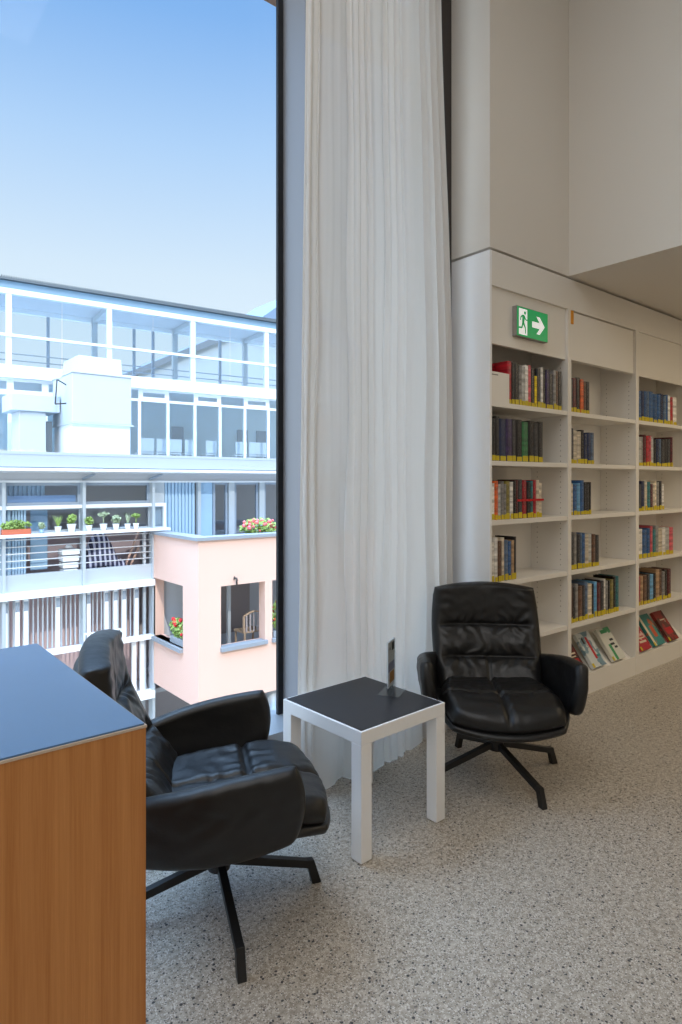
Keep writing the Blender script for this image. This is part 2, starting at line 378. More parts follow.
def make_chair():
    root = empty('armchair', (0,0,0))
    L = M['leather']
    # --- seat cushion: u = back..front, v = right..left
    def Cs(u, v):
        x = .060+.272*u; y = (.262+.014*u)*v
        z = .368+.014*u-.048*(max(0, u-.30)/.70)**2-.012*(1-v*v)
        return (x, y, z)
    def Ts(u, v):
        cr = 1-.42*G(v, .035)-.42*G(u-.14, .035)
        wr = .07*noise.noise(Vector((u*7, v*2.5, 1)))*1.0
        rad = .05*math.sin(v*26+4*noise.noise(Vector((u*4,v*4,0))))*G(u-.14, .3)*(1-G(u-.14,.05))
        rad2 = .04*math.sin(u*22+5*noise.noise(Vector((u*4,v*4,5))))*G(v, .3)
        edge = .045*math.sin(v*38+6*noise.noise(Vector((v*3,u*3,9))))*ss((abs(u)-.75)*4)
        return .056*(cr+wr+rad+rad2+edge)
    obj('seat', pad(Cs, Ts, lambda u,v: .030, 72, 64, .20, .20, .55), L, root, smooth=True)
    # --- back cushion: u = right..left, v = bottom..top
    def Cb(u, v):
        s = (v+1)/2
        x = -.150-.228*math.sin(PI/2*s**.8); z = .330+.502*s
        w = .268+.006*s
        x += .040*u*u*(1-.35*s)
        return (x, w*u, z-.010*u*u*ss((s-.8)*5))
    def Tk(u, v):
        s = (v+1)/2
        lo_, hi_ = ((0,.27) if s < .27 else (.27,.57) if s < .57 else (.57,1.12))
        q = (s-lo_)/(hi_-lo_); cr = .30+.78*max(0, 4*q*(1-q))**.42
        cr -= .30*G(u, .022)*(1 if s < .27 else .45*ss(1-(s-.27)*6))+.12*G(u+.04, .03)*(s > .57)*ss((.95-s)*5)
        dist = min(abs(s-.27), abs(s-.57))
        rad = .10*math.sin(u*24+7*noise.noise(Vector((u*3,s*6,2))))*G(dist, .10)*(1-G(dist,.02))
        wr = .08*noise.noise(Vector((u*3.2, s*9, 8)))+.05*noise.noise(Vector((u*9, s*14, 3)))
        diag = .05*math.sin((u*.9+s*6)*9+4*noise.noise(Vector((u*3,s*3,4))))*ss((abs(u)-.45)*2.5)
        ed = ss((abs(u)-.70)/.25); return .052*((cr+rad+wr+diag)*(1-ed)+.82*ed)
    obj('backrest', pad(Cb, Tk, lambda u,v: .030, 72, 120, .13, .08, .30), L, root, smooth=True)
    # --- back shell (thin hard-edged shell behind the cushion)
    def Ck(u, v):
        s = (v+1)/2
        p = Cb(u, -1+2*(s*.90+.0))
        return (p[0]-.040+.02*u*u, p[1]*.985, p[2]-.004)
    obj('back_shell', pad(Ck, lambda u,v: .010, lambda u,v: .012, 30, 30, .06, .05, .14), L, root, smooth=True)
    # --- seat shell
    def Cu(u, v):
        x = .045+.305*u; y = (.300-.030*max(0,u)**2-.02*max(0,-u))*v
        z = .322+.012*u+.026*v*v*(1-.5*max(0,u))-.040*(max(0, u-.30)/.70)**2
        return (x, y, z)
    obj('seat_shell', pad(Cu, lambda u,v: .012, lambda u,v: .014, 30, 30, .05, .05, .6), L, root, smooth=True)
    # --- arms
    for sd in (1, -1):
        def Ca(u, v, sd=sd):
            s = (u+1)/2
            x = -.31+.525*s
            y = .245+.080*math.sin(PI/2*min(1, s*1.6))
            lo = .306+.036*s**4; hi = .494+.090*s
            z = lo+(hi-lo)*(v+1)/2
            y += .016*v-.008*v*v
            return (x, sd*y, z)
        def Ta(u, v):
            vert = .10*math.sin(u*20+5*noise.noise(Vector((u*2,v*2,6))))*G(v-.4,.6)*G(u-.2,.5)
            return .030*(1+.10*noise.noise(Vector((u*4,v*3,sd*3)))+vert)
        o = obj('armrest', pad(Ca, Ta, lambda u,v: .030*(1+.05*noise.noise(Vector((u*3,v*3,1)))), 48, 34, .12, .22, .42, sgn=-sd), L, root, smooth=True)
        # stitched piping along the outer edge
    # --- pedestal
    bm = bmesh.new(); tube(bm, (0,0,.12),(0,0,.315), .021, seg=20); tube(bm, (0,0,.290),(0,0,.312), .06, .10, seg=24)
    obj('column', bm, M['metal_black'], root)
    bm = bmesh.new(); tube(bm, (0,0,.118),(0,0,.166), .036, .033, seg=24); obj('hub', bm, M['metal_black'], root, bevel=.002)
    for k in range(4):
        a = PI/2*k; c, s = math.cos(a), math.sin(a)
        prof = [(.015,.160),(.295,.082),(.318,.080),(.342,.004),(.342,0),(.312,0),(.297,.056),(.015,.132)]
        bm = bmesh.new(); A = []; C = []
        for r, z in prof:
            for lst, off in ((A,-.0125),(C,.0125)):
                lst.append(bm.verts.new((r*c-off*s, r*s+off*c, z)))
        n = len(prof)
        for i in range(n):
            j = (i+1) % n; bm.faces.new((A[i],A[j],C[j],C[i]))
        bm.faces.new(A[::-1]); bm.faces.new(C)
        obj('leg', bm, M['metal_black'], root, bevel=.002)
    return root
def place_chair(root, x, y, face, base, label):
    root.location = (x, y, 0); root.rotation_euler = (0,0,math.radians(face))
    for ch in root.children:
        if ch.name.split('.')[0] in ('leg', 'hub'): ch.rotation_euler = (0,0,math.radians(base-face))
    tag(root, label, 'armchair', 'black leather swivel armchairs')
ch1 = make_chair()
ch2 = copy_tree(ch1)
place_chair(ch1, .985, 1.815, -24.5, 72, 'black leather swivel armchair seen from its side, tucked behind the oak cabinet')
place_chair(ch2, 2.413, 1.812, 227, 72, 'black leather swivel armchair facing forward, right of the white side table, before the bookcase')

for c_ in ch1.children:                # this chair's back stands a little higher
    if c_.name.split('.')[0] in ('backrest', 'back_shell'): c_.scale = (1,1,1.05)

# ------------------------------------------------------------------ BOOKCASE
BD = 2.385
BX = [(2.793,3.541),(3.580,4.411),(4.455,5.30)]
LV = [1.785,1.465,1.142,.802,.470]       # shelf tops
case = empty('bookcase', (3.9,2.25,0)); tag(case, 'built-in white bookcase with three bays of shelves along the wall', 'bookcase')
bm = bmesh.new(); box(bm, 2.775,2.793,YB,BD+.02,0,2.597); obj('side_panel', bm, M['case_daylit'], case)
M['hole'] = mat('peg_hole', srgb(120,112,104), .8)
for x0, x1 in ((3.541,3.580),(4.411,4.455),(5.30,5.34)):
    bm = bmesh.new(); box(bm, x0,x1,YB,BD,0,2.411)
    for y in (2.175, 2.34):              # rows of peg holes drilled in the upright
        z = .55
        while z < 2.08:
            if all(abs(z+.013-l) > .02 for l in LV):
                f = bm.faces.new([bm.verts.new((x0-.0004,y+.003*math.cos(q*PI/4),z+.003*math.sin(q*PI/4))) for q in range(8)]); f.material_index = 1
            z += .032
    obj('upright', bm, [M['case'],M['hole']], case)
bm = bmesh.new(); box(bm, 2.793,6.2,BD,BD+.02,.0,2.597); obj('back_panel', bm, M['case'], case)
bm = bmesh.new(); box(bm, 2.793,5.34,YB,BD,2.411,2.597); obj('top_beam', bm, M['case'], case)
bm = bmesh.new(); box(bm, 2.793,5.34,YB+.002,YB+.02,0,.112); obj('plinth', bm, M['case'], case)
for i, (x0, x1) in enumerate(BX):
    if i == 1:
        # the flap of the middle bay sits a touch proud
        bm = bmesh.new(); box(bm, x0+.004,x1-.03,YB+.004,YB+.022,2.105,2.40); obj('header_panel', bm, M['case'], case, bevel=.001)
        bm = bmesh.new(); box(bm, x0+.004,x1,YB+.024,YB+.04,2.105,2.411); obj('header_panel', bm, M['case'], case)
    else:
        bm = bmesh.new(); box(bm, x0,x1,YB+.016,YB+.034,2.102,2.411); obj('header_panel', bm, M['case'], case)
    for z in LV:
        bm = bmesh.new(); box(bm, x0+.001,x1-.001,YB+.003,BD,z-.026,z); obj('shelf', bm, M['case'], case, bevel=.001)
    # sloping display shelf with a lip
    bm = bmesh.new(); prism(bm, [(YB+.022,.112),(YB+.030,.112),(BD,.295),(BD,.275),(YB+.03,.095),(YB+.022,.095)], 'x', x0+.001, x1-.001); obj('display_shelf', bm, M['case'], case)
    bm = bmesh.new(); box(bm, x0+.001,x1-.001,YB+.002,YB+.012,.112,.128); obj('display_lip', bm, M['case'], case)
M['orange_tab'] = mat('orange_tab', srgb(226,150,20), .5)
bm = bmesh.new(); box(bm, 3.573,3.600,YB-.004,YB+.003,2.325,2.406); obj('orange_tab', bm, M['orange_tab'], case)['label'] = 'orange marker tab'

# --- exit sign
M['sign_green'] = mat('sign_green', srgb(0,150,84), .4); M['sign_white'] = mat('sign_white', srgb(240,244,240), .4)
M['sign_case'] = mat('sign_case', srgb(150,146,142), .5)
p = M['sign_green'].node_tree.nodes['Principled BSDF']; p.inputs['Emission Color'].default_value = srgb(0,160,90); p.inputs['Emission Strength'].default_value = .3
p = M['sign_white'].node_tree.nodes['Principled BSDF']; p.inputs['Emission Color'].default_value = (1,1,1,1); p.inputs['Emission Strength'].default_value = .35
SX0, SX1, SZ0, SZ1, SY = 2.996, 3.302, 2.166, 2.335, 2.112
sg = empty('exit_sign', (3.128,SY,2.168)); tag(sg, 'green and white running man exit sign with arrow above the left shelves', 'exit sign')
bm = bmesh.new(); box(bm, SX0,SX1,SY,YB+.016,SZ0,SZ1); obj('housing', bm, M['sign_case'], sg, bevel=.002)
bm = bmesh.new(); box(bm, SX0+.004,SX1-.003,SY-.002,SY,SZ0+.003,SZ1-.003); obj('green_panel', bm, M['sign_green'], sg)
def flat(bm, pts, y0, y1):                                     # outline on the sign face, x right, z up
    prism(bm, [(a, b) for a, b in pts], 'y', y0, y1)
bm = bmesh.new(); box(bm, SX0+.020,SX0+.098,SY-.0026,SY-.002,SZ0+.012,SZ1-.012); obj('doorway', bm, M['sign_white'], sg)
# arrow
bm = bmesh.new(); ax, az = SX0+.215, (SZ0+SZ1)/2
s = .05
pts = [(ax-.068,az+.017),(ax+.006,az+.017),(ax-.026,az+.050),(ax+.006,az+.050),(ax+.056,az),(ax+.006,az-.050),(ax-.026,az-.050),(ax+.006,az-.017),(ax-.068,az-.017)]
flat(bm, pts, SY-.0026, SY-.002); obj('arrow', bm, M['sign_white'], sg)
# running man, head and limbs
bm = bmesh.new(); cx, cz = SX0+.062, (SZ0+SZ1)/2
def disc(cx_, cz_, r, n=20): flat(bm, [(cx_+r*math.cos(2*PI*i/n), cz_+r*math.sin(2*PI*i/n)) for i in range(n)], SY-.0032, SY-.0026)
def limb(a, b, w0, w1):
    a = Vector(a); b = Vector(b); d = (b-a).normalized(); n = Vector((-d.y, d.x))
    pts = [a-n*w0, b-n*w1, b+d*w1*.6, b+n*w1, a+n*w0, a-d*w0*.6]
    flat(bm, [(q.x, q.y) for q in pts], SY-.0032, SY-.0026)
disc(cx+.014, cz+.052, .0095)
limb((cx+.002,cz+.034),(cx-.004,cz-.006), .0125,.0095)
limb((cx+.006,cz+.034),(cx+.022,cz+.014), .0048,.0042); limb((cx+.022,cz+.014),(cx+.036,cz+.014), .0042,.0036)
limb((cx-.006,cz+.036),(cx-.024,cz+.026), .0048,.0042); limb((cx-.024,cz+.026),(cx-.029,cz+.006), .0042,.0036)
limb((cx+.000,cz-.006),(cx+.016,cz-.030), .0072,.0056); limb((cx+.016,cz-.030),(cx+.020,cz-.062), .0054,.0044)
limb((cx-.006,cz-.006),(cx-.016,cz-.034), .0072,.0056); limb((cx-.016,cz-.034),(cx-.044,cz-.036), .0054,.0044)
obj('running_figure', bm, M['sign_green'], sg)

# ------------------------------------------------------------------ BOOKS
def book_mat():
    m = bpy.data.materials.new('book_cover'); m.use_nodes = True; nt = m.node_tree; p = nt.nodes['Principled BSDF']
    p.inputs['Roughness'].default_value = .38
    oi = nt.nodes.new('ShaderNodeObjectInfo'); tc = nt.nodes.new('ShaderNodeTexCoord')
    mp = nt.nodes.new('ShaderNodeMapping'); mp.inputs['Scale'].default_value = (160, 2, 46)
    ad = nt.nodes.new('ShaderNodeVectorMath'); ad.operation = 'ADD'
    nt.links.new(tc.outputs['Object'], mp.inputs['Vector']); nt.links.new(mp.outputs[0], ad.inputs[0])
    ml = nt.nodes.new('ShaderNodeMath'); ml.operation = 'MULTIPLY'; ml.inputs[1].default_value = 90; nt.links.new(oi.outputs['Random'], ml.inputs[0])
    nt.links.new(ml.outputs[0], ad.inputs[1])
    n = nt.nodes.new('ShaderNodeTexNoise'); n.inputs['Scale'].default_value = 1; n.inputs['Detail'].default_value = 2; nt.links.new(ad.outputs[0], n.inputs['Vector'])
    g = nt.nodes.new('ShaderNodeMapRange'); g.inputs['From Min'].default_value = .60; g.inputs['From Max'].default_value = .63; nt.links.new(n.outputs['Fac'], g.inputs['Value'])
    # printed lettering runs up the middle of the spine only
    sp = nt.nodes.new('ShaderNodeSeparateXYZ'); nt.links.new(tc.outputs['Generated'], sp.inputs[0])
    a = nt.nodes.new('ShaderNodeMath'); a.operation = 'SUBTRACT'; a.inputs[1].default_value = .5; nt.links.new(sp.outputs['X'], a.inputs[0])
    b = nt.nodes.new('ShaderNodeMath'); b.operation = 'ABSOLUTE'; nt.links.new(a.outputs[0], b.inputs[0])
    c = nt.nodes.new('ShaderNodeMath'); c.operation = 'LESS_THAN'; c.inputs[1].default_value = .26; nt.links.new(b.outputs[0], c.inputs[0])
    d = nt.nodes.new('ShaderNodeMath'); d.operation = 'MULTIPLY'; nt.links.new(c.outputs[0], d.inputs[0]); nt.links.new(g.outputs[0], d.inputs[1])
    # one tone lighter or darker block somewhere along the height
    n2 = nt.nodes.new('ShaderNodeTexNoise'); n2.noise_dimensions = '1D'; n2.inputs['Scale'].default_value = 9
    a2 = nt.nodes.new('ShaderNodeMath'); a2.operation = 'ADD'; nt.links.new(sp.outputs['Z'], a2.inputs[0]); nt.links.new(ml.outputs[0], a2.inputs[1]); nt.links.new(a2.outputs[0], n2.inputs['W'])
    mr = nt.nodes.new('ShaderNodeMapRange'); mr.inputs['From Min'].default_value = .3; mr.inputs['From Max'].default_value = .7; mr.inputs['To Min'].default_value = .75; mr.inputs['To Max'].default_value = 1.45
    nt.links.new(n2.outputs['Fac'], mr.inputs['Value'])
    sc = nt.nodes.new('ShaderNodeVectorMath'); sc.operation = 'SCALE'; nt.links.new(oi.outputs['Color'], sc.inputs[0]); nt.links.new(mr.outputs[0], sc.inputs['Scale'])
    mx = nt.nodes.new('ShaderNodeMix'); mx.data_type = 'RGBA'
    sub = nt.nodes.new('ShaderNodeMath'); sub.operation = 'MULTIPLY'; sub.inputs[1].default_value = .7; nt.links.new(d.outputs[0], sub.inputs[0])
    # lettering is light on dark covers and dark on light ones
    bw = nt.nodes.new('ShaderNodeRGBToBW'); nt.links.new(oi.outputs['Color'], bw.inputs[0])
    lt = nt.nodes.new('ShaderNodeMath'); lt.operation = 'LESS_THAN'; lt.inputs[1].default_value = .3; nt.links.new(bw.outputs[0], lt.inputs[0])
    mc = nt.nodes.new('ShaderNodeMapRange'); mc.inputs['To Min'].default_value = .05; mc.inputs['To Max'].default_value = .62; nt.links.new(lt.outputs[0], mc.inputs['Value'])
    nt.links.new(sub.outputs[0], mx.inputs['Factor']); nt.links.new(sc.outputs[0], mx.inputs['A']); nt.links.new(mc.outputs[0], mx.inputs['B'])
    nt.links.new(mx.outputs['Result'], p.inputs['Base Color'])
    return m
M['book'] = book_mat()
M['paper'] = mat('paper', srgb(222,212,192), .8, var=.05, vscale=400)
M['yellow'] = mat('yellow_label', srgb(206,184,40), .5)
M['ribbon'] = mat('red_ribbon', srgb(196,22,32), .4)
C = {'black':(22,20,24),'dark grey':(52,52,56),'grey':(128,126,124),'silver grey':(176,176,174),'white':(222,218,212),'cream':(204,192,172),
     'red':(160,32,42),'pink':(190,80,90),'maroon':(82,24,30),'brown':(92,62,44),'orange':(214,96,40),'yellow':(214,184,22),'olive':(120,110,50),
     'blue':(44,84,132),'navy':(28,40,74),'light blue':(96,150,190),'steel blue':(84,104,130),'teal':(36,110,116),'green':(44,110,66),'purple':(54,38,82),'tan':(168,136,104),'rose':(206,110,110)}
def unit_book():
    root_m = bmesh.new()
    # cover: two boards and a slightly rounded spine (1 x 1 x 1 unit book, spine towards -y at y=0)
    t = .10
    pts = [(0,.0+.06),(.12,.015),(.5,0),(.88,.015),(1,.06),(1,1),(1-t,1),(1-t,.12),(t,.12),(t,1),(0,1)]
    prism(root_m, pts, 'z', 0, 1)
    a = bpy.data.meshes.new('book'); bmesh.ops.recalc_face_normals(root_m, faces=root_m.faces); root_m.to_mesh(a); root_m.free(); a.materials.append(M['book'])
    b = bpy.data.meshes.new('pages'); bm = B(.08,.92,.12,.97,.02,.975); bm.to_mesh(b); bm.free(); b.materials.append(M['paper'])
    c = bpy.data.meshes.new('spine_label'); bm = bmesh.new(); prism(bm, [(.10,.012),(.12,-.002),(.5,-.016),(.88,-.002),(.90,.012),(.90,.03),(.10,.03)], 'z', .012, .15); bmesh.ops.recalc_face_normals(bm, faces=bm.faces); bm.to_mesh(c); bm.free(); c.materials.append(M['yellow'])
    return a, b, c
UB = unit_book()
BAY = ['left', 'middle', 'right']; ROWN = ['top', 'second', 'third', 'fourth', 'fifth']
ORD = ['first','second','third','fourth','fifth','sixth','seventh','eighth','ninth','tenth','eleventh','twelfth','thirteenth','fourteenth','fifteenth','sixteenth','seventeenth','eighteenth']
def a_book(x, y, z, w, d, h, col, label, group, lean=0, lab=True):
    o = bpy.data.objects.new('book', UB[0]); link(o); o.location = (x,y,z); o.scale = (w,d,h); o.rotation_euler = (0,lean,0)
    r, g, b_ = C[col]; j = random.uniform(.85,1.15)
    o.color = tuple(min(1, c*j) for c in srgb(r,g,b_)[:3])+(1,)
    tag(o, label, 'book', group)
    link(bpy.data.objects.new('pages', UB[1]), o)
    if lab:
        l = link(bpy.data.objects.new('spine_label', UB[2]), o); l.scale = (1,1,random.uniform(.72,1.12)); l['label'] = 'yellow spine label'
    return o
def shelf_row(bay, row, px0, px1, cols, h=.205, dh=.015, ys=.018):
    Y = YB+ys
    x0 = max(XonY(px0, Y), BX[bay][0]+.002); x1 = XonY(px1, Y)
    cols = cols.split(',')
    ws = [random.uniform(.7,1.35) for _ in cols]; k = (x1-x0)/sum(ws); x = x0
    res = []
    for i, c in enumerate(cols):
        hh = (h+random.uniform(-dh, dh))*1.06; w_ = ws[i]*k
        if c.endswith('*'): c = c[:-1]; hh = h*.86
        lbl = f'{c} book, {ORD[i]} from left on the {ROWN[row]} shelf of the {BAY[bay]} bay'
        o = a_book(x+.0006, Y+random.uniform(0,.006), LV[row], w_-.0012, random.uniform(.13,.15), hh, c, lbl, f'books on the {ROWN[row]} shelf of the {BAY[bay]} bay')
        res.append(o); x += w_
    return res
shelf_row(0,0,509,563,'red,black,black,grey,silver grey,white,pink,black,yellow*,dark grey,white,black,purple,dark grey,grey,brown,black', .215)
shelf_row(1,0,571,590,'dark grey,maroon,black,orange,brown,black', .20)
shelf_row(2,0,639,677.5,'blue,navy,blue,steel blue,blue,blue,blue,navy,steel blue,blue,white,red,white', .205,.008)
shelf_row(0,1,492,544,'black,black,navy,purple,dark grey,black,green,black,dark grey,black', .225,.008)
shelf_row(1,1,571,595,'dark grey,cream,cream,black,navy,navy,steel blue', .195)
shelf_row(2,1,639,673.5,'silver grey,grey,maroon,red,pink,silver grey,black,navy,steel blue,dark grey,black,dark grey,maroon', .20)
r3 = shelf_row(0,2,492,543,'white,orange,silver grey,grey,grey,olive,white,black,maroon,dark grey,red,black,teal,red,cream,cream', .20)
shelf_row(1,2,571,592.5,'cream,blue,light blue,blue,black,dark grey,black', .195)
shelf_row(2,2,639,665,'dark grey,navy,cream,teal,maroon,cream,cream,grey,black,white', .195)
shelf_row(0,3,491,517.5,'white,white,brown,cream,steel blue,blue,tan,black', .215)
shelf_row(1,3,571,600,'dark grey,grey,dark grey,steel blue,blue,cream,silver grey,brown,dark grey', .205)
shelf_row(2,3,639,674,'white,blue,blue,pink,teal,grey,cream,white,silver grey,pink', .20)
shelf_row(1,4,571,620,'brown,black,grey,brown,dark grey,steel blue,cream,black,light blue,maroon,dark grey,white,grey,black,olive,black,teal', .215)
shelf_row(2,4,639,672,'red,tan,brown,dark grey,light blue,black,tan,brown,grey,black,maroon', .205)
# red ribbon running round some spines of the third row, left bay
for (i0, i1, lab_) in ((8,11,'red ribbon tied round dark books, third shelf of the left bay, left one'),(12,15,'red ribbon round pale books, third shelf of the left bay, right one')):
    a = r3[i0]; b_ = r3[i1]; xa = a.location.x; xb = b_.location.x+b_.scale.x
    bm = bmesh.new(); box(bm, xa,xb,YB+.012,YB+.0145,LV[2]+.098,LV[2]+.110)
    o = obj('ribbon', bm, M['ribbon'], None, loc=((xa+xb)/2,YB+.013,LV[2]+.104)); tag(o, lab_, 'ribbon', 'red ribbons round books')
# white card box and the red picture book propped behind it, left end of the top shelf
bx = empty('card_box', (2.85,YB+.06,LV[0])); tag(bx, 'white shelf box at the left end of the top shelf, left bay', 'box')
bm = bmesh.new(); box(bm, 2.795,2.962,YB+.010,YB+.10,LV[0],LV[0]+.165); obj('body', bm, M['case'], bx, bevel=.001)
bm = bmesh.new(); box(bm, 2.802,2.86,YB+.0092,YB+.010,LV[0]+.146,LV[0]+.151); obj('printed_line', bm, mat('grey_print', srgb(120,116,110), .6), bx)
bk = a_book(2.796,YB+.105,LV[0],.168,.03,.234,'red','red picture book standing behind the white shelf box, top shelf','picture books lying behind boxes',lab=False)
bk.pop('group', None) if hasattr(bk, 'pop') else None
if 'group' in bk: del bk['group']

# books shown face-on on the sloping shelf
def cover_mat(name, base, spots, sc=9):
    m = mat(name, base, .35); nt = m.node_tree; p = nt.nodes['Principled BSDF']; tc = [n for n in nt.nodes if n.type == 'TEX_COORD'][0]
    cur = None
    for i, (col, thr, s, off) in enumerate(spots):
        mp = nt.nodes.new('ShaderNodeMapping'); mp.inputs['Location'].default_value = (off,off*.7,off*.3)
        n = nt.nodes.new('ShaderNodeTexNoise'); n.inputs['Scale'].default_value = s; n.inputs['Detail'].default_value = 3
        nt.links.new(tc.outputs['Object'], mp.inputs['Vector']); nt.links.new(mp.outputs[0], n.inputs['Vector'])
        r = nt.nodes.new('ShaderNodeMapRange'); r.inputs['From Min'].default_value = thr; r.inputs['From Max'].default_value = thr+.03; nt.links.new(n.outputs['Fac'], r.inputs['Value'])
        x = nt.nodes.new('ShaderNodeMix'); x.data_type = 'RGBA'; x.inputs['B'].default_value = col; nt.links.new(r.outputs[0], x.inputs['Factor'])
        if cur is None: x.inputs['A'].default_value = base
        else: nt.links.new(cur, x.inputs['A'])
        cur = x.outputs['Result']
    nt.links.new(cur, p.inputs['Base Color']); return m
slope = math.atan2(.183, BD-(YB+.030))
def face_book(px, w, h, m, label, stripe=None, marks=(), turn=0.0):
    X = XonY(px, YB+.04)
    root = empty('book', (X, YB+.040, .1285))
    # local frame: x right, v up the slope, thickness outwards
    up = Vector((0, math.cos(slope+.28), math.sin(slope+.28))); out = Vector((0,-up.z,up.y))
    side = Vector((1,0,0))
    def P(a, v, t): q = Vector((a,0,0))+up*v+out*t; return (q.x,q.y,q.z)
    def bl(bm, a0,a1,v0,v1,t0,t1):
        v = [bm.verts.new(P(*q)) for q in ((a0,v0,t0),(a1,v0,t0),(a1,v1,t0),(a0,v1,t0),(a0,v0,t1),(a1,v0,t1),(a1,v1,t1),(a0,v1,t1))]
        for f in ((3,2,1,0),(4,5,6,7),(0,1,5,4),(1,2,6,5),(2,3,7,6),(3,0,4,7)): bm.faces.new([v[i] for i in f])
    bm = bmesh.new(); bl(bm, 0,w,0,h,.004,.022); obj('pages', bm, M['paper'], root, shift=False)
    bm = bmesh.new(); bl(bm, -.002,w+.002,-.002,h+.002,.022,.025); bl(bm, -.002,w+.002,-.002,h+.002,.001,.004); bl(bm, -.004,-.001,-.002,h+.002,.001,.025); obj('cover', bm, m, root, shift=False)
    bm = bmesh.new(); bl(bm, -.0045,.018,.0,.028,.0245,.0258); obj('spine_label', bm, M['yellow'], root, shift=False)['label'] = 'yellow spine label'
    for (a0,a1,v0,v1,mm) in marks:
        bm = bmesh.new(); bl(bm, a0,a1,v0,v1,.025,.0255); obj('printed_mark', bm, mm, root, shift=False)
    root.rotation_euler = (0,turn,0)
    tag(root, label, 'book', 'books shown face-on on the sloping bottom shelf')
    return root
mk = lambda n, c: mat(n, srgb(*c), .4)
m_red = mk('print_red', (190,30,40)); m_dark = mk('print_dark', (40,44,44)); m_cream = mk('print_cream', (220,205,180)); m_green = mk('print_green', (60,150,95)); m_or = mk('print_orange', (200,90,60)); m_teal = mk('print_teal',(50,140,140))
cv1 = cover_mat('cover_dark_red', srgb(96,34,32), [(srgb(50,30,34),.52,14,1),(srgb(190,170,150),.64,40,3)])
cv2 = cover_mat('cover_white_blue', srgb(206,212,212), [(srgb(120,150,165),.52,11,5),(srgb(60,80,95),.66,16,2)])
cv3 = cover_mat('cover_white_green', srgb(214,214,204), [(srgb(80,160,110),.60,9,8)])
cv4 = cover_mat('cover_rose', srgb(176,52,60), [(srgb(220,180,170),.56,22,4)])
cv5 = cover_mat('cover_teal', srgb(66,138,134), [(srgb(190,110,70),.60,14,6)])
cv6 = cover_mat('cover_brown', srgb(90,48,40), [(srgb(150,50,45),.52,13,2),(srgb(200,190,170),.66,18,7)])
cv7 = cover_mat('cover_orange_green', srgb(206,110,60), [(srgb(60,120,70),.50,20,2),(srgb(50,70,140),.60,20,9)])
face_book(571.5,.15,.20,cv1,'dark red book leaning face-on, left end of the sloping shelf, middle bay',marks=((.03,.13,.12,.13,m_cream),(.03,.12,.10,.108,m_cream),(.03,.13,.05,.09,m_red)))
face_book(591.5,.155,.235,cv2,'white and grey-blue book with red stripe, face-on on the sloping shelf',marks=((.075,.10,.05,.20,m_red),(.10,.145,.06,.075,m_teal),(.03,.05,.16,.20,m_dark)))
face_book(611.5,.155,.225,cv3,'white book with green pattern, face-on on the sloping shelf, middle bay',marks=((.07,.12,.10,.115,m_dark),(.085,.13,.13,.145,m_dark),(.10,.135,.075,.09,m_dark),(.04,.07,.0,.11,m_green),(.03,.11,.19,.215,m_green)))
face_book(639.5,.15,.19,cv4,'rose-red book leaning face-on, left end of the sloping shelf, right bay',marks=((.03,.13,.05,.065,m_cream),(.03,.13,.08,.09,m_cream)))
face_book(653,.16,.24,cv5,'teal book with orange figure, face-on on the sloping shelf, right bay',marks=((-.001,.03,.0,.235,m_cream),(.07,.12,.06,.15,m_or)))
face_book(667.5,.15,.235,cv6,'dark brown and red book, face-on, right end of the sloping shelf',marks=((.03,.13,.05,.10,m_red),(.04,.12,.16,.17,m_cream)))
face_book(541,.12,.16,cv7,'orange and green book on the sloping shelf, glimpsed right of the armchair back')

# ------------------------------------------------------------------ OUTSIDE
M['o_white'] = mat('white_facade_metal', srgb(236,238,240), .5)
M['o_pale'] = mat('pale_grey_metal', srgb(184,192,198), .4, metal=.2)
M['o_greyblue'] = mat('blue_grey_frame', srgb(146,158,172), .5)
M['o_lintel'] = mat('grey_render', srgb(196,198,202), .8)
M['o_pink'] = mat('pink_render', srgb(222,182,164), .85, bump=.1, bscale=60, var=.03, vscale=2)
M['o_cream'] = mat('cream_render', srgb(222,183,165), .85, bump=.1, bscale=60, var=.02, vscale=2)
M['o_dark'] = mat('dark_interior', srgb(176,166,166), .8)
M['o_room'] = mat('interior_blue_grey', srgb(214,228,234), .8)
M['o_maroon'] = mat('rusty_render', srgb(196,170,168), .8)
M['o_blue'] = mat('light_blue_panel', srgb(158,190,216), .5)
M['o_corr'] = mat('blue_slatted_panel', srgb(166,194,216), .5)
M['o_roof'] = mat('corrugated_roof_metal', srgb(100,106,110), .5, metal=.4)
M['o_zinc'] = mat('zinc_sheet', srgb(190,195,200), .55, metal=.1, var=.05, vscale=2)
M['o_stone'] = mat('stone_sill', srgb(140,144,150), .7)
M['o_soil'] = mat('street', srgb(96,94,90), .9, var=.2, vscale=.3)
M['terracotta'] = mat('terracotta', srgb(190,100,70), .7)
M['leaf'] = mat('hazed_green_leaf', srgb(146,172,92), .6, var=.3, vscale=30)  # green paled for outdoor haze, put into the colour
M['leaf_grey'] = mat('grey_green_leaf', srgb(168,182,150), .6, var=.3, vscale=30)
M['bloom'] = mat('red_blossom', srgb(216,44,52), .6, var=.2, vscale=20)
M['bloom_pink'] = mat('pink_blossom', srgb(226,110,110), .6, var=.2, vscale=20)
M['wood'] = mat('garden_wood', srgb(186,160,134), .7)

o = struct('ground', B(-40,60,3.1,80,-12.2,-12), M['o_soil'])

